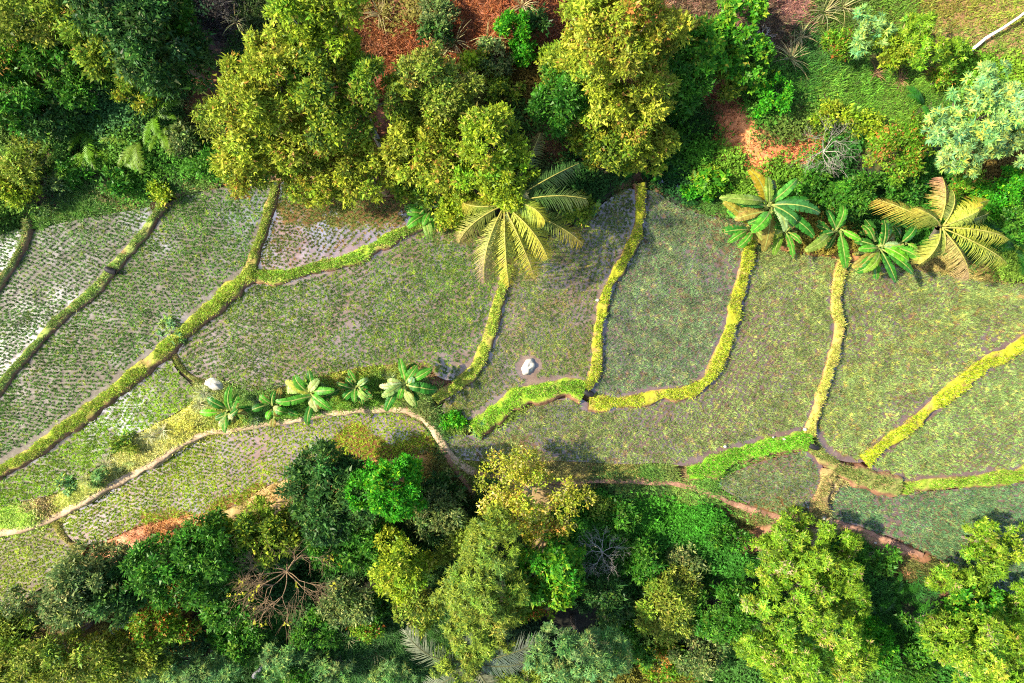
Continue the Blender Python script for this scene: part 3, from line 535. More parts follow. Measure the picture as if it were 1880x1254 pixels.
def build_rice(f, idx):
    st, ang, pal = RICE[f["n"]]; g = RG[st]; rg = np.random.default_rng(300+idx); w = f["w"]
    lo, hi = w.min(0), w.max(0); lo = np.maximum(lo, [-31.5, -22]); hi = np.minimum(hi, [31.5, 22])
    c = (lo+hi)/2; r = np.hypot(*(hi-lo))/2
    a = np.arange(-r, r, g["sp"][0]); bb = np.arange(-r, r, g["sp"][1]); X, Y = np.meshgrid(a, bb); X[1::2] += g["sp"][0]/2; X = X.ravel(); Y = Y.ravel()
    th = math.radians(ang)
    X, Y = X+.35*(fbm(X*.12+idx, Y*.12)-.5)*4, Y+1.1*(fbm(X*.10, Y*.10+idx*3)-.5)*4
    x = c[0]+X*math.cos(th)-Y*math.sin(th); y = c[1]+X*math.sin(th)+Y*math.cos(th)
    x += rg.normal(0, g["j"], x.shape); y += rg.normal(0, g["j"], y.shape)
    k = (x > lo[0]) & (x < hi[0]) & (y > lo[1]) & (y < hi[1]); x, y = x[k], y[k]
    k = inpoly(x, y, w); x, y = x[k], y[k]
    d = segdist(x, y, w, True)
    for b in BUNDS: d = np.minimum(d, segdist(x, y, b[5])-b[2]*S*.46)
    k = d > -.03+.10*rg.random(len(d)); x, y = x[k], y[k]
    vig = fbm(x*.35+idx*11, y*.35); k = rg.random(len(x)) < np.clip(.62+vig*1.0, .7, 1.0)
    if f["n"] == "F15":
        pxx, pyy = topx(x, y, f["z"]); k &= (np.abs(pxx-1630-(pyy-940)*.1) > 22) | (rg.random(len(x)) < .45)
    if f["n"] == "F9":
        pxx, pyy = topx(x, y, f["z"]); k &= np.hypot(pxx-970, pyy-674) > 24
    if f["n"] in ("F9", "F5"):
        pxx, pyy = topx(x, y, f["z"]); k &= (np.hypot(pxx-835, pyy-680) > 40) | (rg.random(len(x)) < .75)
    x, y, vig = x[k], y[k], vig[k]; n = len(x)
    nb = g["nb"]; px = np.repeat(np.stack([x, y, np.full(n, f["z"])], 1), nb, 0)
    px[:, :2] += rg.normal(0, .024 if st == "pale" else .034, (n*nb, 2))
    pal = A(pal); wt = np.array([.52, .33, .10, .05][:len(pal)]); wt /= wt.sum()
    tuft = pal[rg.choice(len(pal), n, p=wt)]*(1+rg.normal(0, .10, (n, 1)))*(.85+.3*vig)[:, None]
    col = np.repeat(tuft, nb, 0)
    Lk = np.repeat((.8+.4*vig)*(1+rg.normal(0, .12, n)), nb)*g["L"]
    V, F, C = spikes(px, rg, Lk, g["W"], g["ln"], col, .14)
    o = obj("rice_seedlings", mesh_of("rice_seedlings", V, F, C), M_RICE)
    tag(o, RLAB[f["n"]], "rice", kind="stuff")
for i, f in enumerate(FIELDS): build_rice(f, i)

# ------------------------------------------------------------------ undergrowth on the slopes
def build_undergrowth():
    rg = np.random.default_rng(77)
    regs = [("undergrowth", "dense green undergrowth on the hill above the pale paddies", (-31, -11.5, 6.5, 21)), ("undergrowth", "rusty dry litter and green growth on the middle of the upper hill", (-11.5, 9, 6.5, 21)), ("undergrowth", "grassy slope with low plants around the pale feathery tree", (9, 31, 3, 21)),
            ("bank_grass", "tall grass and weeds on the banana bank and path edges", (-31, 31, -11, 6.5)), ("undergrowth", "dark green undergrowth in the gully below the path", (-31, 31, -21, -11))]
    for nm, lab, (x0, x1, y0, y1) in regs:
        area = (x1-x0)*(y1-y0); n = int(area*(125 if nm == "undergrowth" else 230))
        x = rg.uniform(x0, x1, n); y = rg.uniform(y0, y1, n)
        sd = fsd(x, y); pd = path_d(x, y); k = (sd > .06) & (pd > (.34 if nm == 'undergrowth' else .04)+.24*rg.random(n)); x, y = x[k], y[k]
        if nm == "bank_grass" : k = np.ones(len(x), bool)
        k = np.ones(len(x), bool)
        for (cx, cy, cr) in CROWNS: k &= np.hypot(x-cx, y-cy) > cr*(.55+.3*rg.random(len(x)))
        x, y = x[k], y[k]
        zi = zone(x, y, rg, 13.0, 45) if nm == "undergrowth" else zone(x, y, rg, 9.0, 25); k = rg.random(len(x)) < np.where(ZT[zi] == 2, np.clip(ZD[zi]*1.5, 0, 1.2), ZD[zi])*np.where((ZT[zi] == 1), 1.0, .9)/1.2
        k &= (ZT[zi] != 0) | ((path_d(x, y) > .55) & (fsd(x, y) > .28))
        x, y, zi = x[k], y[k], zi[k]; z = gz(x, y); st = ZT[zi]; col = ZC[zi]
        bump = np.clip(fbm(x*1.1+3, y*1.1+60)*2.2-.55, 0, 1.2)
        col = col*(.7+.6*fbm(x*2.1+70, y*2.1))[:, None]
        parts = []
        for sty in (0, 1, 2):
            q = st == sty
            if not q.any(): continue
            xx, yy, zz, cc, hh, bb = x[q], y[q], z[q], col[q], ZH[zi[q]], bump[q]; m = len(xx)
            if sty == 0:
                k = 6; p = np.repeat(np.stack([xx, yy, zz+hh*bb+.03], 1), k, 0)+rg.normal(0, 1, (m*k, 3))*A((.14, .14, .09))
                c = np.repeat(cc*(1+rg.normal(0, .18, (m, 1))), k, 0)*(1+rg.normal(0, .18, (m*k, 1)))
                d = unit(rg.normal(0, 1, (m*k, 3))*A((1, 1, .35))+A((0, 0, .25))); nr = unit(rg.normal(0, .55, (m*k, 3))+A((0, 0, 1)))
                L = rg.uniform(.09, .24, m*k); parts.append(leaves(p, d, nr, L, L*rg.uniform(.45, .75, m*k), c))
            else:
                k = 5; p = np.repeat(np.stack([xx, yy, zz+hh*bb*.5-.03], 1), k, 0)+rg.normal(0, 1, (m*k, 3))*A((.10, .10, .01))
                c = np.repeat(cc*(1+rg.normal(0, .15, (m, 1))), k, 0)
                if sty == 2: c = c*(1+rg.normal(0, .25, (m*k, 1)))+A((.05, .03, .015))*(rg.random((m*k, 1)) < .15)
                parts.append(spikes(p, rg, np.repeat(hh, k)*.8+.12, .045, 1.3 if sty == 1 else 1.45, c, .25))
        V, F, C = join(parts)
        o = obj(nm, mesh_of(nm, V, F, C), M_GRASS); tag(o, lab, "undergrowth", kind="stuff")

# ------------------------------------------------------------------ trees
CROWNS = []
SP = {  # leaf length, width, leaves per m2 of crown skin, leaves per clump, clump radius, palette (colour, weight), style, material
 "olive":   dict(L=.17, W=.085, D=290, k=8, r=.08, pal=[((.30,.36,.03),.5),((.19,.27,.025),.28),((.44,.46,.05),.14),((.38,.22,.05),.05),((.08,.14,.02),.03)], st="spray"),
 "olivegreen": dict(L=.17, W=.085, D=290, k=8, r=.08, pal=[((.15,.25,.022),.5),((.28,.35,.03),.3),((.06,.14,.022),.17),((.32,.2,.05),.03)], st="spray"),
 "bright":  dict(L=.16, W=.085, D=310, k=8, r=.08, pal=[((.25,.36,.02),.5),((.15,.26,.02),.3),((.38,.45,.035),.17),((.4,.34,.06),.03)], st="spray"),
 "lime":    dict(L=.21, W=.065, D=330, k=12, r=.03, pal=[((.19,.34,.02),.5),((.10,.23,.018),.3),((.33,.44,.04),.16),((.42,.33,.16),.04)], st="whorl", pr=.46),
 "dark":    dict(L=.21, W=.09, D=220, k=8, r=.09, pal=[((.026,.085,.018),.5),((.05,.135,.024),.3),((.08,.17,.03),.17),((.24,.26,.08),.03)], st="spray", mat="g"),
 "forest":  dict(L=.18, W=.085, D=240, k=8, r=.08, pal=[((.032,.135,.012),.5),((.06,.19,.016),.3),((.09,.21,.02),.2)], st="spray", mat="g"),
 "grey":    dict(L=.17, W=.075, D=260, k=8, r=.08, pal=[((.09,.16,.045),.45),((.17,.23,.06),.3),((.30,.33,.11),.15),((.04,.09,.025),.1)], st="spray", mat="g"),
 "emerald": dict(L=.13, W=.075, D=430, k=8, r=.06, pal=[((.04,.25,.012),.6),((.08,.32,.015),.3),((.20,.40,.015),.1)], st="spray", pr=.32),
 "broad":   dict(L=.22, W=.14, D=150, k=8, r=.05, pal=[((.045,.20,.012),.5),((.09,.28,.015),.3),((.20,.36,.02),.17),((.42,.38,.04),.03)], st="whorl"),
 "feather": dict(L=.27, W=.085, D=210, k=13, r=.02, pal=[((.25,.43,.12),.45),((.14,.33,.13),.3),((.42,.54,.10),.2),((.46,.48,.08),.05)], st="whorl", pr=.36),
 "needle":  dict(L=.22, W=.05, D=330, k=13, r=.03, pal=[((.09,.22,.065),.5),((.15,.28,.075),.3),((.26,.36,.09),.2)], st="whorl"),
 "yneedle": dict(L=.21, W=.055, D=330, k=13, r=.03, pal=[((.17,.26,.03),.5),((.27,.34,.04),.3),((.09,.18,.03),.2)], st="whorl"),
 "sparse":  dict(L=.15, W=.08, D=150, k=6, r=.12, pal=[((.38,.42,.04),.5),((.28,.37,.03),.25),((.50,.47,.16),.15),((.44,.30,.05),.1)], st="spray"),
 "orange":  dict(L=.15, W=.085, D=240, k=8, r=.08, pal=[((.10,.25,.015),.55),((.20,.31,.025),.3),((.40,.22,.05),.1),((.38,.13,.03),.05)], st="spray"),
 "yolive":  dict(L=.17, W=.07, D=270, k=8, r=.09, pal=[((.24,.32,.035),.45),((.16,.25,.03),.3),((.38,.39,.07),.15),((.07,.13,.03),.1)], st="spray"),
}
def make_lobes(rng, c, rx, ry, rz, m=9, size=.52):
    lobes = [(*c, rx*.60, ry*.60, rz*.70)]
    for i in range(m):
        d = unit(rng.normal(0, 1, 3)*A((1, 1, .7))+A((0, 0, .3))); k = size*(.45+.75*rng.random()); o = .9+.2*rng.random()
        lobes.append((c[0]+d[0]*rx*(o-k*.75), c[1]+d[1]*ry*(o-k*.75), c[2]+d[2]*rz*(o-k*.6), rx*k, ry*k, rz*k))
    return A(lobes)
def crown_geo(rng, lobes, sp, dens=1.0):
    q = SP[sp]; Cs, Ns, Is, i0 = [], [], [], 0
    pr = q.get("pr", .42)
    for l in lobes:
        r = l[3:]; ar = 4*np.pi*(((r[0]*r[1])**1.6+(r[0]*r[2])**1.6+(r[1]*r[2])**1.6)/3)**(1/1.6)
        n = int(ar*.62/(np.pi*pr*pr))+2                                   # puffs of twigs on the lobe
        d = unit(rng.normal(0, 1, (n, 3))); d[:, 2] = np.where((d[:, 2] < -.2) & (rng.random(n) < .8), -d[:, 2], d[:, 2])
        rad = pr*rng.uniform(.55, 1.35, n)*min(1, .45+min(r)/1.2)
        p = l[:3]+d*(r*rng.uniform(.72, 1.06, (n, 1)))
        keep = np.ones(n, bool)
        for o in lobes:
            if o is l: continue
            keep &= (((p-o[:3])/o[3:])**2).sum(1) > .55
        p, d, rad = p[keep], unit(d[keep]/r), rad[keep]
        if not len(p): continue
        nc = np.maximum(1, (q["D"]*dens*1.35*2*np.pi*rad**2/q["k"]*rng.uniform(.6, 1.3, len(p))*.8).astype(int))
        I = np.repeat(np.arange(len(p)), nc); e = unit(rng.normal(0, 1, (len(I), 3))+d[I]*.9+A((0, 0, .35)))
        Cs.append(p[I]+e*(rad[I]*rng.uniform(.55, 1.05, len(I)))[:, None]); Ns.append(e); Is.append(I+i0); i0 += len(p)
    C = np.vstack(Cs); N = np.vstack(Ns); n = len(C); k = q["k"]
    pc = A([a for a, _ in q["pal"]]); pw = A([b for _, b in q["pal"]]); pw = pw/pw.sum()
    pid = np.concatenate(Is); npf = pid.max()+1; pm = (1+rng.normal(0, .20, (npf, 1)))*(1+rng.normal(0, .10, (npf, 3)))
    ccol = np.where(rng.random((n, 1)) < .5, pc[rng.choice(len(pc), npf, p=pw)][pid], pc[rng.choice(len(pc), n, p=pw)])*pm[pid]
    NN = np.repeat(N, k, 0); CC = np.repeat(C, k, 0); m = n*k
    col = np.where(rng.random((m, 1)) < .6, np.repeat(ccol, k, 0), pc[rng.choice(len(pc), m, p=pw)])*(1+rng.normal(0, .16, (m, 1)))
    up = A((0, 0, 1.))
    if q["st"] == "spray":
        off = rng.normal(0, 1, (m, 3))*q["r"]; pos = CC+off
        d = unit(.55*NN+.30*unit(off)+rand_dir(rng, m)*.85+up*.1); nr = unit(NN*.8+up*.55+rand_dir(rng, m)*.75)
        L = q["L"]*np.clip(np.exp(rng.normal(-.05, .38, m)), .4, 1.9)
    else:
        a = np.repeat(unit(N*.8+up*.6+rand_dir(rng, n)*.35), k, 0); ref = rand_dir(rng, m); pr = unit(np.cross(a, ref))
        lift = rng.uniform(.05, .9, (m, 1)); d = unit(pr+a*lift); nr = unit(a+rand_dir(rng, m)*.25)
        pos = CC+rng.normal(0, q["r"], (m, 3)); L = q["L"]*np.repeat(rng.uniform(.75, 1.25, n), k)*rng.uniform(.75, 1.15, m)
    return leaves(pos, d, nr, L, L*(q["W"]/q["L"])*rng.uniform(.8, 1.2, m), col)
BARKC = A((.20, .16, .13))
def wobble(rng, a, b, n, amp):
    t = np.linspace(0, 1, n)[:, None]; p = a*(1-t)+b*t; p[1:-1] += rng.normal(0, amp, (n-2, 3)); return p
def tree(px, py, rx, ry, zc, rz, sp, label, name="tree", cat="tree", m=9, dens=.80, lobes=None, bark=BARKC, size=.52, seed=None, trunk_base=None, group=None, trunk_r=None):
    """px,py: where the crown centre shows in the photo; zc: height of that centre above the ground there; radii in photo px / metres"""
    rng = np.random.default_rng(int(px*7+py*13) if seed is None else seed)
    hs = .72 if zc > 3 else .9
    zc *= hs; rz *= (.5+.5*hs)
    if lobes is not None: lobes = [(a, b, c, d*hs, e*(.5+.5*hs)) for a, b, c, d, e in lobes]
    g0 = G(px, py)[2]; z = max(g0, -4)+zc
    for _ in range(3):
        c = P(px, py, z); g0 = float(gz(c[:1], c[1:2])[0]); z = g0+zc
    c = P(px, py, z); k = S*(H-z)/H
    base = A([c[0], c[1], g0]) if trunk_base is None else G(*trunk_base)
    t = thing(name, label, cat, base, group)
    if lobes is None: lb = make_lobes(rng, c-base, rx*k, ry*k, rz, m, size)
    else:
        lb = []
        for (lx, ly, lr, lz, lrz) in lobes:
            cc = P(lx, ly, g0+lz)-base; kk = S*(H-g0-lz)/H
            lb += list(make_lobes(rng, cc, lr*kk, lr*kk, lrz, max(4, m//2), size))
        lb = A(lb)
    for l in lb:
        if min(l[3], l[4]) > .5: CROWNS.append((base[0]+l[0], base[1]+l[1], min(l[3], l[4])))
    V, F, C = crown_geo(rng, lb, sp, dens)
    obj("crown", mesh_of("crown", V, F, C), M_GLOSSY if SP[sp].get("mat") else M_LEAF, t)
    r0 = trunk_r or max(.05, .028*zc+.02*rx*S)
    cc = c-base
    tp = wobble(rng, A((0, 0, -.15)), cc*A((1, 1, .9)), 7, .05*zc/6); Vt, Ft = tube(tp, np.linspace(r0, r0*.4, 7), 8)
    obj("trunk", mesh_of("trunk", Vt, Ft, np.tile(bark, (len(Vt), 1))*(.8+.4*rng.random((len(Vt), 1))), True), M_BARK, t)
    br = []
    for l in lb[1:9]:
        f = rng.uniform(.55, .9); i = int(f*6); br.append(tube(wobble(rng, tp[i], l[:3], 5, .07), np.linspace(r0*.45, r0*.1, 5), 5))
    if br:
        Vb, Fb, _ = join(br); obj("branches", mesh_of("branches", Vb, Fb, np.tile(bark, (len(Vb), 1)), True), M_BARK, t)
    return t

T = tree
# --- upper hill, from the corner along the top
T(60,40,95,70,5.0,2.2,"yolive","broad olive brown tree filling the upper corner of the wooded hill")
T(15,100,45,50,3.5,1.5,"orange","orange tinged small tree at the frame edge below the corner tree")
T(165,30,70,55,6.0,2.0,"olivegreen","grey green tree between the corner tree and the large dark tree")
T(265,55,95,85,7.0,2.6,"dark","large dark blue green tree on the shaded upper hill")
T(235,100,70,45,5.5,1.8,"olivegreen","mottled grey olive crown in front of the large dark tree")
T(340,120,55,60,4.5,1.8,"dark","dark shadowed tree above the reddish clearing")
T(110,100,48,42,3.5,1.4,"forest","round fresh green bush under the corner tree",name="bush",cat="bush")
T(195,88,45,34,3.6,1.2,"broad","bright leafy bush between dark crowns on the upper hill",name="bush",cat="bush")
T(30,175,55,45,3.2,1.4,"forest","green feathery tree at the frame edge above the fern bank")
T(60,140,40,30,2.0,1.0,"orange","brownish shrub between the feathery tree and the corner tree",name="bush",cat="bush")
T(95,215,60,30,1.6,.9,"dark","low dark bush above the ferns",name="bush",cat="bush")
T(35,300,44,40,1.6,.9,"yolive","pale grey green shrub at the frame edge above the ditch",name="bush",cat="bush")
T(20,345,40,35,1.3,.8,"bright","yellow green shrub at the frame edge beside the ditch",name="bush",cat="bush")
T(335,262,30,26,.8,.5,"grey","silvery shrub beside the long fern fronds",name="bush",cat="bush")
T(395,300,38,28,.9,.6,"forest","low green bush at the hill foot left of the olive trees",name="bush",cat="bush")
T(300,360,22,16,.7,.45,"bright","small bright bush at the end of the straight bund",name="bush",cat="bush")
T(215,340,28,18,.8,.5,"forest","small leafy bush above the red ditch bank",name="bush",cat="bush")
# --- olive trees above the wedge paddy
T(480,200,85,110,7.5,3.0,"olive","tall yellow olive tree, outermost of the olive row above the fork",lobes=[(498,115,58,9.5,1.8),(450,195,62,8,2.0),(470,270,72,6,2.2),(515,235,62,7,2)])
T(548,120,42,52,6.5,1.6,"olivegreen","dark green tree tucked behind the yellow olive tree")
T(600,45,70,50,9.0,2.6,"bright","tall pale trunked tree leaning out over the red slope",trunk_base=(712,306),bark=A((.45,.42,.40)),trunk_r=.17,lobes=[(565,40,48,9,1.6),(620,25,48,9.5,1.6),(615,65,40,8.5,1.4)])
T(650,190,80,75,7.0,2.6,"olivegreen","green olive tree in the middle of the row with shaded hollows",lobes=[(610,165,52,7.5,2),(690,160,62,7.5,2),(645,225,60,6,2)])
T(590,320,62,52,4.5,1.8,"olive","yellow olive tree overhanging the wedge paddy")
T(670,315,72,55,4.2,1.8,"olive","low golden olive tree beside the rusty paddy end")
T(805,180,60,60,6.0,2.6,"yolive","grey olive tree with half its crown in shade",lobes=[(785,160,52,6,2.0),(835,182,52,5.5,2.0),(800,225,50,5,1.8)])
T(795,275,68,70,5.5,2.4,"olive","tangled olive tree below the half shaded grey tree")
T(888,305,82,85,6.6,2.6,"bright","rounded lime yellow tree beside the coconut palm",m=12)
T(845,385,40,36,2.2,1.2,"bright","small lime bush under the palm beside the lone banana",name="bush",cat="bush")
T(760,345,38,24,1.8,.9,"olivegreen","small olive bush behind the lone banana",name="bush",cat="bush")
# --- red slope shrubs
T(805,25,28,28,1.0,.7,"grey","grey blue shrub on the red slope near the top edge",name="bush",cat="bush")
T(800,60,24,22,1.0,.5,"dark","small dark bush on the red slope",name="bush",cat="bush")
T(943,52,26,24,1.2,.6,"emerald","vivid green round bush on the red slope",name="bush",cat="bush")
T(956,96,20,22,1.0,.5,"emerald","small vivid green bush below the other vivid bush",name="bush",cat="bush")
T(985,40,20,20,.8,.5,"dark","dark blue green bush beside the vivid bush",name="bush",cat="bush")
T(910,108,32,24,.8,.6,"grey","grey green shrub in the middle of the red slope",name="bush",cat="bush")
T(878,118,30,20,1.0,.5,"bright","yellow green shrub above the half shaded tree",name="bush",cat="bush")
T(1015,118,24,30,1.4,.6,"bright","yellow green shrub against the big tall olive tree",name="bush",cat="bush")
T(925,170,34,24,.7,.6,"olivegreen","dull olive shrub below the red slope",name="bush",cat="bush")
T(1035,185,60,48,2.8,1.4,"forest","dark green shadowed tree left of the big tall olive tree")
# --- big tall tree group in the upper middle
T(1130,120,100,150,8.0,3.2,"olive","huge yellow green tree reaching the top edge of the frame",lobes=[(1080,45,58,9,2.2),(1150,20,62,9.5,2.2),(1205,60,48,8,2),(1085,125,56,8,2.2),(1150,110,60,8.5,2.2),(1190,160,46,6,1.8),(1110,200,52,5.5,2),(1160,225,50,4.2,1.8)])
T(1190,280,40,36,2.4,1.2,"olive","small olive crown at the foot of the huge tree")
T(1105,270,55,46,3.0,1.5,"olivegreen","dark shaded crown at the foot of the huge tree")
T(1340,60,88,75,4.0,1.8,"broad","large glossy green broadleaf tree on the upper hill",lobes=[(1300,70,52,4,1.5),(1360,40,56,4.4,1.6),(1365,95,46,3.2,1.3)])
T(1265,110,50,70,3.0,1.4,"forest","dark tree in shade between the huge tree and the broadleaf tree")
T(1305,155,40,30,1.6,.8,"olivegreen","grey green bush below the broadleaf tree",name="bush",cat="bush")
T(1425,180,34,34,1.0,.6,"emerald","fresh green bush above the orange bare soil",name="bush",cat="bush")
# --- grassy slope
T(1588,62,32,34,1.8,.9,"feather","pale green young tree on the grassy slope near the top edge")
T(1535,82,22,22,1.0,.6,"orange","bush with red tips beside the pale young tree",name="bush",cat="bush")
T(1637,92,30,30,1.4,.7,"bright","light yellow bush on the grassy slope",name="bush",cat="bush")
T(1690,72,34,50,2.6,1.1,"lime","bright green young tree with whorled leaves on the grass",lobes=[(1680,55,28,2.6,1),(1690,100,30,2.2,1),(1738,108,30,2,.9)])
T(1725,145,28,16,1.0,.5,"orange","yellow orange low bush above the pale feathery tree",name="bush",cat="bush")
T(1520,212,38,24,.7,.4,"bright","soft green shrub above the white bare bush",name="bush",cat="bush")
T(1790,220,105,100,6.5,2.2,"feather","pale blue green feathery tree on the slope, largest near the frame edge",lobes=[(1795,155,48,7,1.3),(1850,190,45,7,1.3),(1790,225,55,7,1.5),(1720,240,45,6.5,1.3),(1845,255,48,6,1.3),(1760,290,45,6,1.3)],size=.46)
T(1650,275,52,52,2.4,1.3,"orange","rounded bush dotted with orange leaves beside the feathery tree",name="bush",cat="bush")
T(1835,355,45,38,1.6,.9,"emerald","bright green bush behind the yellow palm",name="bush",cat="bush")
T(1560,355,44,38,1.6,1.0,"forest","dark green bush behind the banana plants",name="bush",cat="bush")
T(1868,395,30,40,1.4,.8,"forest","deep green bush at the frame edge above the far paddies",name="bush",cat="bush")
T(1310,335,30,18,.8,.4,"broad","low leafy plant on the ditch edge left of the banana clump",name="bush",cat="bush")
T(1280,358,22,14,.6,.35,"emerald","tiny bright bush on the edge of the ditch",name="bush",cat="bush")
T(1060,385,30,22,1.0,.6,"olivegreen","small dull bush beyond the palm fronds",name="bush",cat="bush")
# --- lower wood
T(40,1120,50,38,2.6,1.2,"grey","grey leaved small tree at the frame edge below the corner paddy")
T(90,1195,120,60,5.0,1.8,"yolive","wide yellow olive canopy in the lower corner",m=14)
T(215,1215,85,50,4.2,1.6,"yolive","yellow olive tree beside the leaning grey trunk")
T(165,1066,66,54,5.0,2.2,"grey","silvery grey tree at the end of the lower paddy",m=12)
T(240,1032,58,38,3.4,1.4,"grey","speckled grey green tree beside the orange bank")
T(225,1085,58,40,5.0,1.6,"dark","dull blue green crown below the silvery tree")
T(325,1045,66,58,5.2,2.4,"forest","dark green dense tree under the orange bank")
T(395,1015,60,60,5.0,2.0,"forest","deep green tree beside the leafless brown tree")
T(400,985,50,24,2.2,1.0,"olivegreen","low bushy tree along the orange bank edge")
T(300,1150,55,32,2.6,1.1,"orange","golden orange leaved shrub below the dark trees",name="bush",cat="bush")
T(355,1225,85,42,4.5,1.6,"needle","blue green feathery tree at the bottom edge of the lower wood")
T(500,968,46,44,3.0,1.4,"olivegreen","yellow green tree beside the cream coloured bank")
T(445,985,40,34,3.4,1.3,"bright","bright yellow green crown above the leafless brown tree")
T(580,895,58,62,4.0,2.0,"dark","dark glossy tree standing over the lower paddy edge",lobes=[(560,880,40,4.2,1.4),(600,860,36,4.4,1.4),(580,930,50,4.0,1.6)])
T(638,915,55,60,5.0,2.2,"dark","dark tree between the glossy tree and the emerald tree")
T(620,1000,62,48,3.6,1.8,"forest","deep shaded tree below the two dark trees")
T(718,895,58,52,5.0,2.2,"emerald","vivid emerald round tree beside the dirt trail",m=14)
T(690,985,60,45,3.2,1.6,"forest","mid green tree below the emerald tree")
T(740,1040,50,58,5.0,2.2,"bright","yellow dappled tree with one side in deep shade",lobes=[(735,1020,42,5.2,1.8),(725,1070,38,4.4,1.6),(770,1040,38,4.6,1.6)])
T(640,1100,38,42,3.0,1.4,"grey","pale grey shrub beside the leafless brown tree",name="bush",cat="bush")
T(665,1145,30,22,1.6,.8,"orange","shrub with red and yellow leaves in the gully",name="bush",cat="bush")
T(815,950,48,42,3.4,1.6,"grey","cream speckled tree between the emerald and the yellow tree")
T(845,985,50,35,3.2,1.4,"yolive","olive crown below the cream speckled tree")
T(975,910,92,85,3.4,1.5,"sparse","thin yellow tree with bare twigs reaching over the footpath",m=14,size=.42,bark=A((.5,.42,.33)))
T(885,1080,88,105,7.0,2.8,"yneedle","large yellow green feathery tree in the middle of the lower wood",lobes=[(895,1010,62,8,2),(850,1070,62,7,2),(920,1080,60,7,2),(870,1150,68,6.5,2),(840,1190,50,6,1.6)])
T(1005,1045,55,62,4.5,2.0,"broad","glossy green tree below the thin yellow tree")
T(985,1100,45,30,3.0,1.2,"orange","brownish speckled shrub under the glossy green tree",name="bush",cat="bush")
T(1065,1195,80,62,6.0,2.2,"needle","soft blue green tree at the bottom edge beside the grey palm",m=12)
T(960,1235,62,32,5.5,1.4,"yneedle","light yellow green tree at the bottom edge under the grey palm")
T(1225,1100,62,62,3.2,1.6,"yolive","dull olive tree standing in the dark gully")
T(1330,1120,50,52,2.6,1.4,"forest","dark green bush in the gully beside the lime tree",name="bush",cat="bush")
T(1215,1215,48,25,1.4,.8,"orange","shrub with orange leaves at the bottom of the gully",name="bush",cat="bush")
T(1480,1090,110,150,5.0,2.4,"lime","tall lime green tree overlapping the small triangular paddy",lobes=[(1450,978,48,2.6,1.2),(1415,1020,46,3.2,1.4),(1520,1022,50,2.8,1.3),(1470,1060,58,4.4,1.7),(1540,1080,46,3.8,1.5),(1420,1110,52,5.2,1.6),(1500,1130,56,5.6,1.8),(1400,1190,48,4.8,1.6),(1470,1210,58,5.4,1.8),(1545,1210,46,4.6,1.6)],size=.45)
T(1600,1025,40,20,1.2,.6,"forest","mid green tree between the lime tree and the dry wall path")
T(1815,1005,62,52,3.6,1.4,"lime","green whorled tree reaching over the blue green paddy",lobes=[(1800,975,32,2.4,.9),(1840,1000,40,2.6,1.1),(1800,1035,40,2.6,1.1)],size=.45)
T(1745,1065,40,26,2.0,.9,"lime","small bright green tree at the end of the dry wall path")
T(1790,1110,65,45,3.6,1.5,"broad","mid green tree between the small bright tree and the corner tree")
T(1810,1195,90,62,6.0,2.2,"lime","large pale lime tree in the lower corner of the frame",m=14,size=.45)
T(1700,1150,40,40,2.4,1.2,"forest","dark green bush in the gap between the lime trees",name="bush",cat="bush")
T(1650,1215,52,36,2.2,1.1,"forest","dark shaded bush at the bottom edge beside the lime tree",name="bush",cat="bush")
T(1112,930,30,16,.8,.4,"yolive","yellowing shrub on the path side below the dry bank",name="bush",cat="bush")
T(1180,1020,40,34,1.2,.7,"forest","low bush on the dark green slope",name="bush",cat="bush")
T(885,783,20,12,.6,.35,"feather","pale variegated bush beside the dark channel",name="bush",cat="bush")
T(832,772,18,12,.5,.3,"emerald","little bright green bush at the channel head",name="bush",cat="bush")
T(315,606,20,18,.45,.25,"feather","whitish flowering shrub on the wide bright bund",name="bush",cat="bush")
T(122,886,14,12,.5,.3,"feather","small whitish shrub at the edge of the narrow paddy strip",name="bush",cat="bush")
T(188,878,20,14,.45,.28,"needle","blue green low plant among the pale tussocks",name="bush",cat="bush")
T(232,818,18,12,.4,.25,"yolive","dark based yellow shrub on the tussock bank",name="bush",cat="bush")

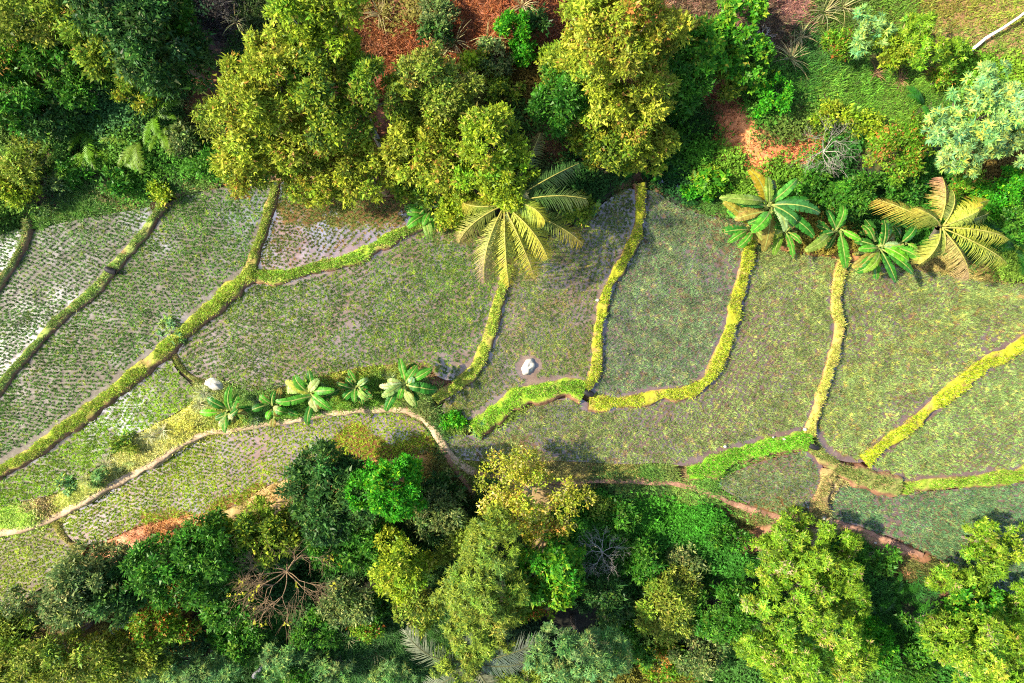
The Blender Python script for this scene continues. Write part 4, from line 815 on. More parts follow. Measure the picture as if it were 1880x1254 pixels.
for (x, y, a, b, z, h, sp, lab) in [
 (430,1110,40,34,2.2,1.1,"forest","shadowy bush beside the leaning grey trunk"),(450,1175,48,38,2.0,1.1,"forest","dark leafy bush above the pale striped log"),(520,1205,44,34,1.6,.9,"needle","bluish low bush right of the pale striped log"),
 (575,1160,40,30,1.4,.8,"forest","low dark bush under the leafless brown tree"),(610,1225,46,28,1.4,.8,"needle","bluish bush at the bottom edge below the gully reeds"),(560,1235,36,24,1.2,.7,"forest","small dark bush on the bottom edge"),
 (700,1100,36,30,1.6,.9,"forest","dark bush between the dappled tree and the grey shrub"),(770,1115,38,34,2.4,1.2,"yolive","olive bush left of the large feathery tree"),(715,1240,44,26,1.6,.9,"needle","soft bluish bush beside the silvery palm frond"),
 (1120,1105,44,40,1.8,1.0,"dark","dark bush below the grey white leafless tree"),(1150,1170,40,36,1.6,.9,"forest","dark bush right of the soft blue green tree"),(1285,1195,46,40,1.8,1.0,"grey","grey olive bush at the bottom of the gully beside the lime tree"),
 (1260,1030,46,34,1.1,.7,"grey","dull speckled bush on the dark green slope"),(1345,985,40,26,.8,.5,"forest","low bush under the footpath curve"),(1130,955,36,26,.9,.6,"forest","low bush beside the grey white leafless tree"),
 (770,970,40,34,2.6,1.3,"dark","black green tree between the emerald tree and the speckled tree"),(800,900,40,28,1.2,.7,"dark","shaded bush below the dirt trail"),(520,1000,44,36,2.4,1.2,"dark","dark crown behind the leafless brown tree"),
 (300,1022,36,22,2.0,.9,"grey","grey crown on the orange bank edge"),(10,1180,40,44,3.4,1.5,"dark","dark crown at the frame edge of the lower corner"),(1870,1120,40,40,2.6,1.2,"lime","lime bush at the frame edge above the corner tree"),(1590,1170,40,34,2.2,1.1,"emerald","bright green flank bush beside the tall lime tree"),
 (300,20,60,40,5.0,1.8,"forest","green crown at the top edge beside the large dark tree"),(390,215,30,34,1.0,.6,"yolive","dry olive shrub beside the outermost olive tree"),(150,165,40,30,2.0,1.0,"forest","leafy bush above the fern bank"),(260,170,40,32,1.4,.8,"olivegreen","grey bush above the right ferns"),(80,330,36,26,1.1,.6,"grey","speckled low bush above the ditch"),(150,310,36,26,1.0,.6,"forest","fresh low bush at the foot of the fern bank"),
 (1045,130,34,40,3.2,1.4,"olive","small olive crown on the near side of the huge tree"),(1240,190,30,36,1.4,.8,"forest","dark shaded bush right of the huge tree"),(1390,150,36,26,1.0,.6,"broad","leafy bush under the broadleaf tree"),(1235,275,30,26,.9,.5,"forest","dark bush right of the small olive crown"),(1290,318,26,14,.5,.3,"olivegreen","low bush below the orange bare soil"),(1480,330,36,26,1.0,.6,"forest","green bush under the white leafless bush"),(1650,340,40,24,1.2,.7,"forest","deep green bush above the spreading banana"),(1770,345,40,22,1.0,.6,"orange","reddish low bush between the feathery tree and the golden palm"),(1600,235,40,24,.6,.4,"bright","bright ground bush on the grass beside the orange dotted bush")]:
    T(x, y, a, b, z, h, sp, lab, name="bush", cat="bush", m=7)
build_undergrowth()
# ------------------------------------------------------------------ bare trees
def bare_tree(px, py, rpx, zc, label, col, spread=.9, trunk_base=None, leafcol=None, depth=5, seed=1, r0=.07, nl=6):
    rng = np.random.default_rng(seed); g0 = G(px, py)[2]
    for _ in range(3): c = P(px, py, g0+zc*.55); g0 = float(gz(c[:1], c[1:2])[0])
    base = A([c[0], c[1], g0]) if trunk_base is None else G(*trunk_base)
    t = thing("bare_tree", label, "tree", base); segs = []; tips = []
    Rm = rpx*S*(H-g0-zc)/H
    def grow(p, d, L, r, lv):
        n = 4; pts = [p]
        for i in range(n):
            d = unit(d+rng.normal(0, .16, 3)); pts.append(pts[-1]+d*L/n)
        segs.append(tube(A(pts), np.linspace(r, r*.6, n+1), 5 if lv < 2 else 3))
        if lv >= depth: tips.append(pts[-1]); return
        for k in range(rng.integers(2, 4) if lv > 2 else rng.integers(3, 5)):
            q = pts[rng.integers(2, n+1)] if k else pts[-1]
            nd = unit(d+rand_dir(rng, 1)[0]*spread*A((1, 1, .6))); grow(q, nd, L*rng.uniform(.6, .85), r*.58, lv+1)
    top = c-base; top[2] = zc*.6
    tr = wobble(rng, A((0, 0, -.1)), top, 5, .03); Vt, Ft = tube(tr, np.linspace(r0*1.3, r0, 5), 7)
    obj("trunk", mesh_of("trunk", Vt, Ft, np.tile(col, (len(Vt), 1)), True), M_BARK, t)
    for k in range(nl):
        a = k*2*np.pi/nl+rng.random(); grow(top, unit(A((math.cos(a), math.sin(a), rng.uniform(.15, .6)))), Rm*.42, r0*.6, 1)
    V, F, _ = join(segs); obj("branches", mesh_of("branches", V, F, np.tile(col, (len(V), 1))*(.75+.5*rng.random((len(V), 1)))), M_BARK, t)
    if leafcol is not None:
        tp = A(tips); tp = tp[rng.random(len(tp)) < .02]; tp = np.repeat(tp, 6, 0); m = len(tp)
        V, F, C = leaves(tp+rng.normal(0, .06, (m, 3)), unit(rng.normal(0, 1, (m, 3))), unit(rng.normal(0, .5, (m, 3))+A((0, 0, 1))), rng.uniform(.14, .24, m), rng.uniform(.07, .12, m), A(leafcol)*(1+rng.normal(0, .2, (m, 1))))
        obj("leaves", mesh_of("leaves", V, F, C), M_LEAF, t)
bare_tree(1510,278,62,1.8,"white leafless bush beside the orange bare soil",A((.36,.33,.29)),seed=4,depth=5,r0=.035,nl=7)
bare_tree(1105,1012,52,2.6,"grey white leafless tree above the dark gully",A((.36,.34,.32)),seed=8,depth=5,r0=.035,nl=7)
bare_tree(530,1045,112,6.5,"large leafless brown tree with a few yellow leaves",A((.24,.165,.10)),leafcol=(.42,.42,.04),seed=6,depth=5,r0=.055,spread=.8,nl=11)
bare_tree(1395,75,34,1.6,"small grey twiggy bush beside the broadleaf tree",A((.45,.42,.40)),seed=12,depth=3,r0=.04)

# ------------------------------------------------------------------ fronds (palms and ferns)
def frond(rng, az, L, e0, bend, n, ll, lw, col, ribc, droop=.5, side=.0, tipcol=None, stem=.12, fold=.25, rad=.03):
    """returns one frond mesh: rachis plus two ranks of leaflets"""
    m = 14; t = np.linspace(0, 1, m); e = e0-bend*t**1.3; aa = az+side*t**1.5
    d = np.stack([np.cos(aa)*np.cos(e), np.sin(aa)*np.cos(e), np.sin(e)], 1); p = np.vstack([[0, 0, 0], np.cumsum(d[:-1]*L/(m-1), 0)])
    Vr, Fr = tube(p, np.linspace(rad, rad*.25, m), 4); Cr = np.tile(A(ribc), (len(Vr), 1))
    tt = np.linspace(stem, 1, n); pp = np.stack([np.interp(tt, t, p[:, k]) for k in range(3)], 1); dd = unit(np.stack([np.interp(tt, t, d[:, k]) for k in range(3)], 1))
    sd = unit(np.cross(dd, A([[0, 0, 1.]]))); up = np.cross(sd, dd)
    prof = np.clip(np.sin(np.pi*np.clip((tt-stem)/(1-stem)*.86+.10, 0, 1))**.55, .12, 1)
    parts = [(Vr, Fr, Cr)]
    for sg in (-1, 1):
        l = ll*prof*rng.uniform(.7, 1.15, n)*np.where(rng.random(n) < .06, .35, 1); fwd = .45+.9*tt**2+rng.normal(0, .13, n)
        dr = unit(sg*sd*1.0+dd*fwd[:, None]+up*(fold+rng.normal(0, .07, n))[:, None])
        mid = pp+dr*(l*.5)[:, None]-A([[0, 0, 1.]])*(l*droop*.12)[:, None]; tip = pp+dr*(l*.95)[:, None]-A([[0, 0, 1.]])*(l*droop*.55)[:, None]
        wv = dd*(lw*.5); ww = (.6+.4*prof)[:, None]
        V = np.stack([pp-wv*ww*.7, pp+wv*ww*.7, mid+wv*ww, mid-wv*ww, tip+wv*.15, tip-wv*.15], 1).reshape(-1, 3)
        b = np.arange(n)[:, None]*6; F = np.vstack([np.c_[b, b+1, b+2, b+3], np.c_[b+3, b+2, b+4, b+5]])
        c = A(col)*(1+rng.normal(0, .12, (n, 1)))
        if tipcol is not None: kk = np.clip((tt-.45)*2.2, 0, 1)[:, None]; c = c*(1-kk)+A(tipcol)*kk
        c6 = np.repeat(c, 6, 0)
        parts.append((V, F, np.clip(c6, .004, .9)))
    return join(parts)
def palm(px, py, zc, fronds, label, seed, trunk_base, n=64, ll=.95, ribc=(.45,.42,.10), droop=1.5, fold=-.35):
    rng = np.random.default_rng(seed); g0 = G(px, py)[2]
    for _ in range(3): c = P(px, py, g0+zc); g0 = float(gz(c[:1], c[1:2])[0])
    base = G(*trunk_base); t = thing("coconut_palm", label, "palm", base); top = c-base
    tr = np.stack([A((0, 0, -.2))*(1-k)+top*k+A((0, 0, 0)) for k in np.linspace(0, 1, 12)]); rr = np.linspace(.19, .12, 12)*(1+.08*(np.arange(12) % 2))
    V, F = tube(tr, rr, 10); obj("trunk", mesh_of("trunk", V, F, np.tile(A((.30, .25, .20)), (len(V), 1)), True), M_BARK, t)
    for i, (tx, ty, e0, bend, col, tip) in enumerate(fronds):
        zt = c[2]-.2; q = P(tx, ty, zt)-c; az = math.atan2(q[1], q[0]); Lh = math.hypot(q[0], q[1])
        m = np.linspace(0, 1, 50); L = Lh/max(.3, np.mean(np.cos(e0-bend*m**1.3)))
        V, F, C = frond(rng, az+rng.normal(0, .03), L, e0+rng.normal(0, .12), bend+abs(rng.normal(0, .25)), n, ll*(.55+.45*min(1, L/4.5))  , .046, col, ribc, droop, rng.normal(0, .35), tip, .14, fold+rng.normal(0, .12), .045)
        o = obj("frond", mesh_of("frond", V, F, C), M_LEAF, t, top+A((math.cos(az)*.1, math.sin(az)*.1, .05+.03*i)))
YG, YY, DGN, RD = (.36,.40,.05), (.52,.44,.05), (.10,.20,.05), (.36,.20,.14)
palm(926,378,4.6,[(862,510,.25,1.2,(.34,.36,.08),(.36,.22,.16)),(895,488,.1,1.3,(.24,.30,.06),(.38,.30,.10)),(926,522,.3,1.2,(.40,.42,.06),YY),(992,524,.3,1.3,(.38,.40,.05),(.50,.38,.03)),(1016,468,.45,1.2,(.38,.42,.05),YY),(1082,430,.3,.9,(.11,.20,.04),(.40,.30,.03)),(1072,356,.35,.8,(.07,.15,.035),(.12,.16,.05)),(1058,306,.5,.9,(.07,.15,.04),None),(1000,262,.45,1.0,(.06,.12,.03),(.16,.13,.05)),(828,440,.35,1.2,(.26,.30,.06),(.40,.30,.12)),(846,398,.3,1.0,(.20,.28,.04),(.36,.30,.05)),(957,366,1.1,.6,(.34,.38,.08),(.5,.46,.2)),(1010,380,.7,1.0,(.26,.38,.05),(.45,.42,.04)),(960,300,.6,1.0,(.08,.16,.04),None),(955,455,.0,1.2,(.16,.20,.05),(.26,.22,.06))],  # upper right fronds get darker colours that stand in for their shade
     "tall coconut palm with yellow fronds hanging over the brown paddies", 21, (945,420))
palm(1722,418,4.5,[(1608,376,.5,1.0,(.34,.32,.05),(.44,.32,.06)),(1712,334,.6,.9,(.36,.30,.06),(.42,.22,.14)),(1798,354,.5,.8,(.32,.38,.04),YY),(1770,378,.8,1.1,(.44,.48,.08),YY),(1832,440,.45,1.1,(.44,.48,.06),(.5,.5,.06)),(1846,492,.35,.9,(.34,.40,.06),(.48,.46,.05)),(1776,512,.3,1.1,(.36,.30,.10),(.45,.30,.16)),(1694,488,.4,1.2,(.30,.34,.06),(.42,.38,.08)),(1760,400,1.0,.9,(.40,.48,.07),None),(1655,390,.7,1.1,(.22,.28,.05),(.4,.34,.06)),(1735,470,.1,1.2,(.20,.26,.05),None),(1810,400,.2,1.0,(.14,.22,.04),None),(1745,360,.3,1.0,(.14,.18,.04),None)],
     "small coconut palm with golden fronds beside the far paddies", 22, (1714,440), 56, .85)
palm(868,1215,5.0,[(735,1180,.5,.9,(.14,.18,.10),(.30,.32,.22)),(790,1262,.4,.9,(.12,.15,.09),(.24,.26,.18)),(990,1150,.5,.8,(.10,.14,.10),(.22,.24,.18)),(965,1215,.4,.8,(.10,.14,.10),(.18,.2,.15)),(930,1290,.4,.8,(.18,.19,.12),(.28,.27,.18)),(860,1300,.4,.9,(.22,.24,.16),None),(850,1140,.6,.8,(.10,.14,.09),None)],
     "dark silvery palm half hidden under the feathery tree at the bottom edge", 23, (880,1190), 52, 1.0, (.14,.15,.06), .5, .05)

def fern(px, py, nf, rpx, label, seed, col=(.17,.30,.035), az0=None, spread=6.28, group=None, name="fern"):
    rng = np.random.default_rng(seed); b = G(px, py); t = thing(name, label, "fern", b, group)
    for i in range(nf):
        az = rng.random()*6.28 if az0 is None else math.radians(az0)+rng.uniform(-.5, .5)*spread
        L = rpx*S*rng.uniform(.95, 1.4); V, F, C = frond(rng, az, L, rng.uniform(.5, .9), rng.uniform(.8, 1.2), 26, L*.20, .05, A(col)*A((.55, .8, .5))*(1+rng.normal(0, .15)), A(col)*.7, .4, rng.normal(0, .2), None, .06, .1, .012)
        obj("frond", mesh_of("frond", V, F, C), M_GRASS, t, (0, 0, .25))
fern(170,240,6,52,"fern with long fronds in the middle of the fern bank",31,(.20,.32,.03),-50,3.5)
fern(150,215,5,48,"fern highest on the fern bank below the low dark bush",32,(.10,.24,.03))
fern(175,275,6,45,"fern with bright arching fronds lowest on the fern bank",33,(.22,.34,.03),-60,3)
fern(258,262,7,50,"tan tipped fern near the silvery shrub",34,(.28,.33,.06),-80,3.5)
fern(290,215,6,46,"fern right above the silvery shrub",35,(.20,.32,.03),-40,3)
fern(300,245,6,40,"yellowish fern beside the silvery shrub",36,(.26,.34,.04),-50,3)
fern(95,265,5,42,"yellow green fern near the pale grey shrub",37,(.22,.32,.04),-40,3)
fern(230,300,5,36,"small fern above the red ditch bank",38,(.20,.30,.03))
fern(205,130,4,34,"small fern in the shade of the large dark tree",39,(.10,.26,.03))
fern(1640,1090,7,44,"dark fern in the gully beside the lime tree",40,(.06,.20,.03))
fern(1610,1125,6,40,"lower dark fern in the gully beside the lime tree",41,(.05,.17,.03))
fern(1670,1125,6,38,"bright dark fern closest to the pale lime tree",42,(.07,.22,.03))
fern(1355,1065,6,40,"fern against the shaded flank of the lime tree",43,(.06,.22,.02))
fern(1170,305,4,30,"fern hanging over the dark ditch by the slender bund",44,(.08,.26,.02),-90,2)
fern(1215,325,4,24,"small fern on the ditch bank",45,(.08,.26,.03))
fern(1835,430,7,50,"large dark fern right of the golden palm",46,(.05,.18,.03))
fern(1860,455,6,42,"dark fern at the frame edge under the golden palm",47,(.05,.17,.03))
fern(1690,195,5,36,"palm like fern beside the feathery tree",48,(.05,.2,.03))

# ------------------------------------------------------------------ banana plants
def banana_leaf(rng, az, L, W, e0, bend, col, rag=.5, edge=None):
    m = 15; t = np.linspace(0, 1, m); e = e0-bend*t**1.25
    if rng.random() < .25: e = e-np.clip((t-rng.uniform(.45, .7))*9, 0, 1)*rng.uniform(.4, .9)     # snapped leaf
    az = az+rng.normal(0, .32)*t**1.4
    d = np.stack([np.cos(az)*np.cos(e), np.sin(az)*np.cos(e), np.sin(e)], 1); p = np.vstack([[0, 0, 0], np.cumsum(d[:-1]*L/(m-1), 0)])
    sdv = np.stack([-np.sin(az), np.cos(az), np.zeros(m)], 1); up = np.cross(d, sdv)
    up = np.where(up[:, 2:3] < 0, -up, up)
    prof = np.clip((t-.10)/.9, 0, 1); prof = np.sin(np.pi*np.clip(prof, 0, 1)**.80)**.55
    V, F, C = [], [], []
    def add(q, c):
        b = len(V); V.extend(q); F.append((b, b+1, b+2, b+3)); C.extend(c)
    Pn = lambda s: np.array([np.interp(s, t, p[:, k]) for k in range(3)]); Un = lambda s: unit(np.array([np.interp(s, t, up[:, k]) for k in range(3)]))
    Pr = lambda s: float(np.interp(s, t, prof)); Sd = lambda s: np.array([np.interp(s, t, sdv[:, k]) for k in range(3)])
    tilt0 = rng.normal(0, .18)
    for sg in (-1, 1):
        cuts = np.linspace(.10, 1.0, 13); cuts[1:-1] += rng.uniform(-.02, .02, 11); fold = .30+rng.normal(0, .12)+sg*tilt0
        for i in range(12):
            s0, s1 = cuts[i], cuts[i+1]; torn = rng.random() < rag; dr = rng.uniform(-.05, .34)*(1 if torn else .35); gap = (.010 if torn else .0)+.003
            row = []
            for s, g in ((s0, gap), (s1, -gap)):
                w0 = W*.5*Pr(s); sd = Sd(s); a = Pn(s)+Un(s)*.008; f2 = .12
                mid = Pn(min(1, s+f2*.25))+sd*sg*w0*.55+Un(s)*(fold*w0*.35-dr*w0*.2); out = Pn(min(1, s+f2*.45+g))+sd*sg*w0*(1-.05*rng.random())+Un(s)*(fold*w0*.15-dr*w0*.8)
                row.append((a, mid, out))
            k = 1+rng.normal(0, .14); cc = A(col)*k; ce = cc if edge is None or rng.random() > .5 else A(edge)
            (a0, m0, o0), (a1, m1, o1) = row
            add([a0, a1, m1, m0], [cc*.95, cc*.95, cc*1.05, cc*1.05]); add([m0, m1, o1, o0], [cc*1.05, cc*1.05, ce, ce])
    rib = A((.32, .38, .10))
    for i in range(m-1):
        w0 = .045*(1-t[i]*.8); w1 = .045*(1-t[i+1]*.8); u0 = up[i]*.022; u1 = up[i+1]*.022; sd = sdv[i]; s1 = sdv[i+1]
        add([p[i]-sd*w0+u0, p[i]+sd*w0+u0, p[i+1]+s1*w1+u1, p[i+1]-s1*w1+u1], [rib]*4)
    return A(V), A(F), A(C)
BG, BL, BY = (.035,.16,.025), (.085,.29,.035), (.26,.30,.05)
def banana(px, py, ht, lv, label, seed, group=None, lw=.62):
    """lv: list of leaf tips (photo px) with colour"""
    rng = np.random.default_rng(seed); g0 = G(px, py)[2]
    for _ in range(3): c = P(px, py, g0+ht); g0 = float(gz(c[:1], c[1:2])[0])
    base = A([c[0], c[1], g0]); t = thing("banana_plant", label, "banana plant", base, group)
    Vt, Ft = tube(wobble(rng, A((0, 0, -.1)), A((0, 0, ht)), 6, .02), np.linspace(.13, .07, 6), 8)
    obj("stem", mesh_of("stem", Vt, Ft, np.tile(A((.22, .27, .08)), (len(Vt), 1)), True), M_BARK, t)
    rpx = np.mean([math.hypot(q[0]-px, q[1]-py) for q in lv]); nx0 = len(lv); extra = []
    if nx0 > 5:
        for k in range(9):
            a = rng.random()*6.283; r = rpx*rng.uniform(.55, 1.12)
            extra.append((px+r*math.cos(a), py+r*math.sin(a), [BG, BG, BL, (.05,.17,.03), (.26,.20,.06)][rng.integers(0, 5)], rng.uniform(-.1, .45)))
    for i, q in enumerate(extra+list(lv)):
        tx, ty, col = q[:3]; e0 = q[3] if len(q) > 3 else rng.uniform(.35, 1.05)
        v = P(tx, ty, base[2]+ht+.1)-A([c[0], c[1], 0]); az = math.atan2(v[1], v[0]); Lh = math.hypot(v[0], v[1])*rng.uniform(.8, 1.02)
        bend = e0+rng.uniform(.35, .8); mm = np.linspace(0, 1, 40); L = Lh/max(.3, np.mean(np.cos(e0-bend*mm**1.25)))
        V, F, C = banana_leaf(rng, az, L, lw*rng.uniform(.68, 1.0)*min(1, .5+L/4), e0, bend, np.minimum(A(col), .55)*A((.85, .92, .7))*(1+rng.normal(0, .15)), .62, (.36,.22,.08) if rng.random() < .25 else None)
        obj("leaf", mesh_of("leaf", V, F, np.clip(C, .005, .9)), M_BANANA, t, (math.cos(az)*.07+rng.normal(0, .13), math.sin(az)*.07+rng.normal(0, .13), ht-.35+.035*i))
LG = "banana plants on the bank above the footpath"
banana(785,388,1.6,[(736,388,BL),(752,352,(.35,.42,.15)),(788,335,BL),(812,358,(.36,.44,.16)),(815,378,BG),(748,420,BL),(772,422,BL),(808,438,(.25,.40,.10)),(770,405,BG)],"lone banana plant at the top end of the thick green bund",51)
banana(1412,380,2.6,[(1385,312,(.42,.30,.03),.9),(1474,328,(.10,.33,.06)),(1505,366,BG),(1520,382,(.05,.18,.06)),(1345,366,(.05,.20,.05)),(1304,388,(.28,.40,.09)),(1372,437,BL),(1446,424,(.30,.42,.22),.7),(1470,432,(.06,.22,.06)),(1495,430,BG),(1400,330,(.2,.3,.05))],"tallest banana plant with an upright orange leaf",52,lw=.70)
banana(1378,415,1.7,[(1322,440,BL),(1326,418,BG),(1345,466,BL),(1335,360,(.18,.32,.04)),(1312,362,(.32,.26,.05)),(1410,455,(.32,.36,.10)),(1370,372,BG),(1400,395,BG)],"lower banana plant on the paddy side of the tallest banana",53)
banana(1440,425,1.5,[(1408,482,(.20,.36,.05)),(1456,482,BL),(1470,448,BL),(1436,440,BY),(1420,408,BG),(1460,400,BG),(1402,440,(.26,.34,.06))],"short banana plant under the tallest banana, yellow leaf in its middle",54)
banana(1532,424,2.0,[(1505,388,BG),(1545,370,BL),(1478,480,(.26,.36,.08)),(1532,498,BL),(1572,455,(.12,.40,.03)),(1552,400,BG),(1495,435,BG)],"banana plant between the two large banana groups",55)
banana(1612,456,2.2,[(1582,418,BL),(1640,398,BL),(1572,460,(.10,.34,.04)),(1568,508,BG),(1580,512,(.22,.36,.05)),(1624,522,BG),(1660,495,(.14,.42,.03)),(1672,505,BG),(1690,472,BL),(1650,455,(.26,.38,.22)),(1612,405,BG)],"spreading banana plant beside the golden palm",56,lw=.68)
banana(1662,448,1.6,[(1690,420,BG),(1640,430,BG),(1688,462,(.16,.42,.04)),(1665,415,BL),(1672,480,BG)],"half hidden banana plant between the spreading banana and the golden palm",57)
banana(419,757,1.5,[(376,760,(.14,.48,.03)),(384,732,BG),(415,705,BL),(442,722,BL),(424,796,BL),(400,778,(.45,.56,.25)),(428,768,(.55,.62,.35),1.1),(440,745,BG)],"banana plant beside the white boulder",58,LG)
banana(502,748,1.2,[(480,722,BL),(502,718,BG),(468,758,BG),(536,762,BL),(514,740,(.5,.6,.3),1.1),(492,765,(.12,.44,.03))],"smallest banana plant in the row above the footpath",59,LG)
banana(574,722,1.8,[(526,688,(.36,.36,.08)),(500,712,(.42,.56,.22)),(576,682,BG),(560,700,(.5,.6,.28)),(628,722,BL),(626,752,BL),(588,756,(.42,.48,.24)),(562,766,BG),(535,745,BL),(518,732,BL),(545,690,BL),(598,700,(.45,.58,.25))],"largest banana plant of the row with a yellow flower bud",60,LG,.66)
banana(654,713,1.4,[(642,688,BL),(676,695,(.3,.45,.22)),(622,706,BG),(688,722,BG),(650,746,BL),(628,738,BG),(682,735,(.25,.4,.1)),(662,725,BG)],"low banana plant in the middle of the row",61,LG)
banana(744,705,1.9,[(732,660,BL),(768,664,BL),(796,678,BL),(706,695,(.36,.46,.2)),(690,718,(.42,.52,.36)),(698,742,(.26,.38,.14)),(716,752,BG),(786,714,BG),(764,736,(.42,.5,.2)),(798,722,BG),(750,690,(.26,.42,.3),1.0)],"banana plant at the end of the row beside the muddy hollow",62,LG,.66)
banana(745,132,1.0,[(738,112,BL),(752,146,BG),(744,108,BL)],"young banana plant with two leaves on the red slope",63,None,.4)
banana(1092,372,.8,[(1098,358,BL),(1085,392,(.08,.3,.2)),(1110,370,(.3,.45,.1))],"small banana sprout between the palm fronds and the slender bund",64,None,.4)

# ------------------------------------------------------------------ grass tufts and tussocks
def tuft(px, py, n, L, label, seed, col, group, W=.05, lean=1.3, name="grass_tuft"):
    rng = np.random.default_rng(seed); b = G(px, py)
    V, F, C = blades(np.c_[rng.normal(0, .06, (n, 2)), np.zeros(n)], rng, L, W, lean, np.tile(A(col), (n, 1)), .15, 4)
    o = obj(name, mesh_of(name, V, F, C), M_GRASS, None, b); tag(o, label, "grass tuft", group)
for i, (x, y, l, lab) in enumerate([(835,80,1.5,"largest pale reed tuft on the red slope"),(812,98,1.1,"pale reed tuft just below the largest reed tuft"),(700,30,1.1,"pale reed tuft on the red slope beside the tall leaning tree"),(770,12,.9,"pale reed tuft at the top edge of the red slope"),(895,72,1.0,"thin reed tuft between the largest tuft and the vivid bushes"),(960,12,1.2,"white reed tuft at the top edge near the huge tree"),(435,40,.9,"pale reed tuft in the shaded purple clearing"),(1510,25,1.4,"tall dry reed tuft beside the pinkish bare patch"),(1545,15,1.1,"dry reed tuft at the top edge of the grassy slope"),(1450,110,1.2,"drooping pale reed tuft below the broadleaf tree"),(1605,135,.6,"dry brown tuft on the grass, upper of two"),(1650,148,.6,"dry brown tuft on the grass, lower of two"),(1555,235,.7,"thin reed tuft beside the white leafless bush"),(1470,70,.9,"pale reed tuft at the edge of the pinkish bare patch")]):
    tuft(x, y, 34, l, lab, 400+i, (.42,.38,.18) if i not in (10, 11) else (.36,.20,.12), "reed tufts on the upper slopes")
for i, (x, y, l, c, lab) in enumerate([(378,722,.7,(.34,.38,.22),"pale tussock beside the white boulder"),(370,742,.6,(.38,.40,.20),"pale tussock just below the boulder tussock"),(300,790,.65,(.45,.46,.26),"cream tussock on the upper tussock bank"),(278,800,.6,(.42,.44,.22),"cream tussock next to the dark based shrub"),(205,838,.65,(.48,.48,.26),"whitish tussock at the middle of the tussock bank"),(198,852,.6,(.44,.46,.24),"whitish tussock just below the middle one"),(215,860,.5,(.34,.42,.14),"greener tussock on the tussock bank"),(240,848,.5,(.34,.42,.14),"green tussock nearest the footpath"),(160,880,.6,(.42,.46,.18),"yellow tussock low on the tussock bank"),(475,738,.55,(.22,.30,.14),"grey green tussock between banana plants"),(468,770,.5,(.2,.3,.2),"blue green tussock near the footpath"),(720,690,.5,(.24,.32,.14),"grey tussock beside the end banana plant"),(600,712,.5,(.22,.32,.14),"dark tussock behind the largest row banana")]):
    tuft(x, y, 60, l, lab, 430+i, c, "tussocks along the banana bank", .035, 1.4, "tussock")
for i, (x, y, lab) in enumerate([(690,1195,"pale arching reed in the bottom gully"),(625,1215,"reed tuft with white blades at the gully bottom"),(640,1168,"reed tuft below the pale grey shrub"),(1210,1235,"dry reed tuft at the bottom of the dark gully"),(1180,1190,"thin dry reed in the dark gully")]):
    tuft(x, y, 22, 1.0, lab, 460+i, (.34,.34,.18), "reeds in the lower gully", .04)

# ------------------------------------------------------------------ stones, logs, outlets
def rock(px, py, rx, ry, rz, label, seed, mat=M_STONE, name="boulder", z=None, rot=0.):
    rng = np.random.default_rng(seed); b = G(px, py) if z is None else P(px, py, z); nu, nv = 18, 10
    V = []
    for j in range(nv+1):
        ph = -math.pi/2*.35+j/nv*(math.pi/2*1.35)
        for i in range(nu):
            a = 2*math.pi*i/nu; d = A((math.cos(a)*math.cos(ph), math.sin(a)*math.cos(ph), math.sin(ph)))
            k = .55+.95*float(fbm(A([d[0]*2.1+seed*3+d[2]*1.3]), A([d[1]*2.1+seed-d[2]]), 4)[0])
            q = d*k*A((rx, ry, rz)); q = A((q[0]*math.cos(rot)-q[1]*math.sin(rot), q[0]*math.sin(rot)+q[1]*math.cos(rot), q[2])); V.append(q)
    F = A([(j*nu+i, j*nu+(i+1) % nu, (j+1)*nu+(i+1) % nu, (j+1)*nu+i) for j in range(nv) for i in range(nu)])
    tag(obj(name, mesh_of(name, A(V), F), mat, None, b), label, "stone")
M_WSTONE = ground_mat("pale_limestone", 3.0, .6, False, (.52, .50, .45), (.26, .25, .22))  # pale stone, two tones mixed by noise
rock(970,674,.48,.34,.34,"pale pointed stone standing in the brown paddy",1,M_WSTONE,z=.30,rot=1.0)
rock(394,706,.50,.30,.32,"white boulder at the head of the banana bank",2,M_WSTONE,rot=-.2)
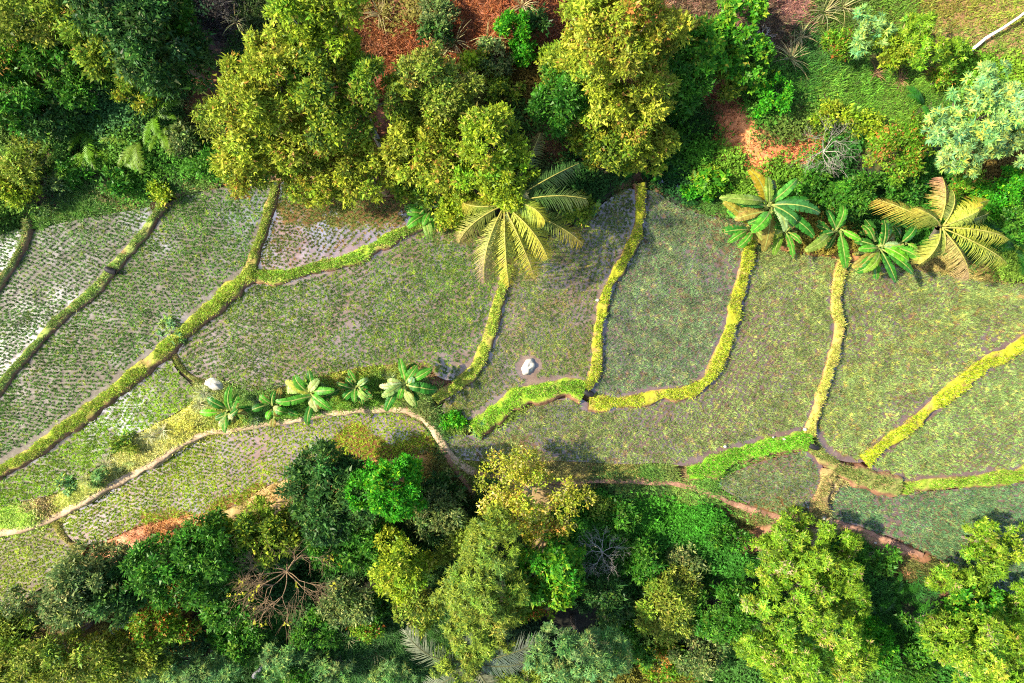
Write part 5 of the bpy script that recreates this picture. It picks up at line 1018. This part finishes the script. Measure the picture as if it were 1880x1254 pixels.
for i, (x, y, r, z, lab) in enumerate([(1512,951,.16,-.4,"white stone at the corner of the blue green paddy"),(1331,820,.12,0.,"pale stone on the edge of the vivid green bank"),(1440,806,.12,-.05,"pale stone near the head of the vivid bank"),(1478,788,.15,.0,"tan stone at the foot of the straw bund"),(1097,551,.13,.4,"small pale stone in the side of the slender bund"),(862,680,.12,.6,"small tan stone on the winding bund edge"),(1505,833,.10,-.3,"small white stone beside the black outlet pipe"),(1607,997,.10,-.7,"small pale stone on the dry wall path"),(1420,803,.09,.0,"tiny stone between the two vivid bank stones")]):
    rock(x, y, r*.8, r*.6, r*.5, lab, 10+i, M_WSTONE, "stone", z)
def log(pts, r, col, label, seed, name="fallen_log", lift=.12, cat="log"):
    rng = np.random.default_rng(seed); w = [G(x, y, lift+dz) for x, y, dz in pts]; b = w[0].copy()
    p = resample(A(w)-b, .35); p[1:-1] += rng.normal(0, .03, (len(p)-2, 3)); V, F = tube(p, np.linspace(r, r*.55, len(p)), 8)
    t = obj(name, mesh_of(name, V, F, np.tile(A(col), (len(V), 1))*(.8+.35*rng.random((len(V), 1))), True), M_BARK, None, b); tag(t, label, cat)
log([(1776,97,.2),(1800,78,.4),(1840,52,.7),(1869,29,1.0)],.085,(.82,.80,.75),"bleached white fallen trunk on the brown grass near the top corner",1)
log([(232,1142,1.2),(262,1122,1.8),(296,1104,2.2)],.16,(.20,.22,.27),"grey blue leaning trunk in the lower wood",2,"leaning_trunk")
log([(184,1186,1.0),(206,1174,1.4),(226,1158,1.7)],.07,(.36,.28,.22),"brown dead branch over the yellow olive canopy",3,"dead_branch")
log([(474,1232,.5),(486,1216,.9),(498,1202,1.1)],.15,(.15,.15,.18),"pale striped log among the bottom edge shrubs",4)
log([(652,238,2.0),(662,256,2.0)],.10,(.5,.47,.45),"short pale dead stump among the olive trees",5,"dead_stump",3.0)
for (x, y, z, lab) in [(203,497,1.02,"black outlet hole in the long straight bund"),(1080,722,.22,"black outlet at the joint of the yellow and leafy bunds"),(1493,820,-.2,"black drain at the muddy junction bank")]:
    th = np.linspace(0, 2*np.pi, 12, endpoint=False); pts = [A((-.22, .1, .0)), A((.0, 0, .05)), A((.24, -.08, -.05))]
    V1, F1 = tube(pts, [.15, .17, .15], 12); V2, F2 = tube(A(pts)*.98, [.11, .12, .11], 12)
    V, F, _ = join([(V1, F1), (V2, F2[:, ::-1])])
    tag(obj("drain_pipe", mesh_of("drain_pipe", V, F, None, True), M_DARKHOLE, None, P(x, y, z+.12)), lab, "drain")
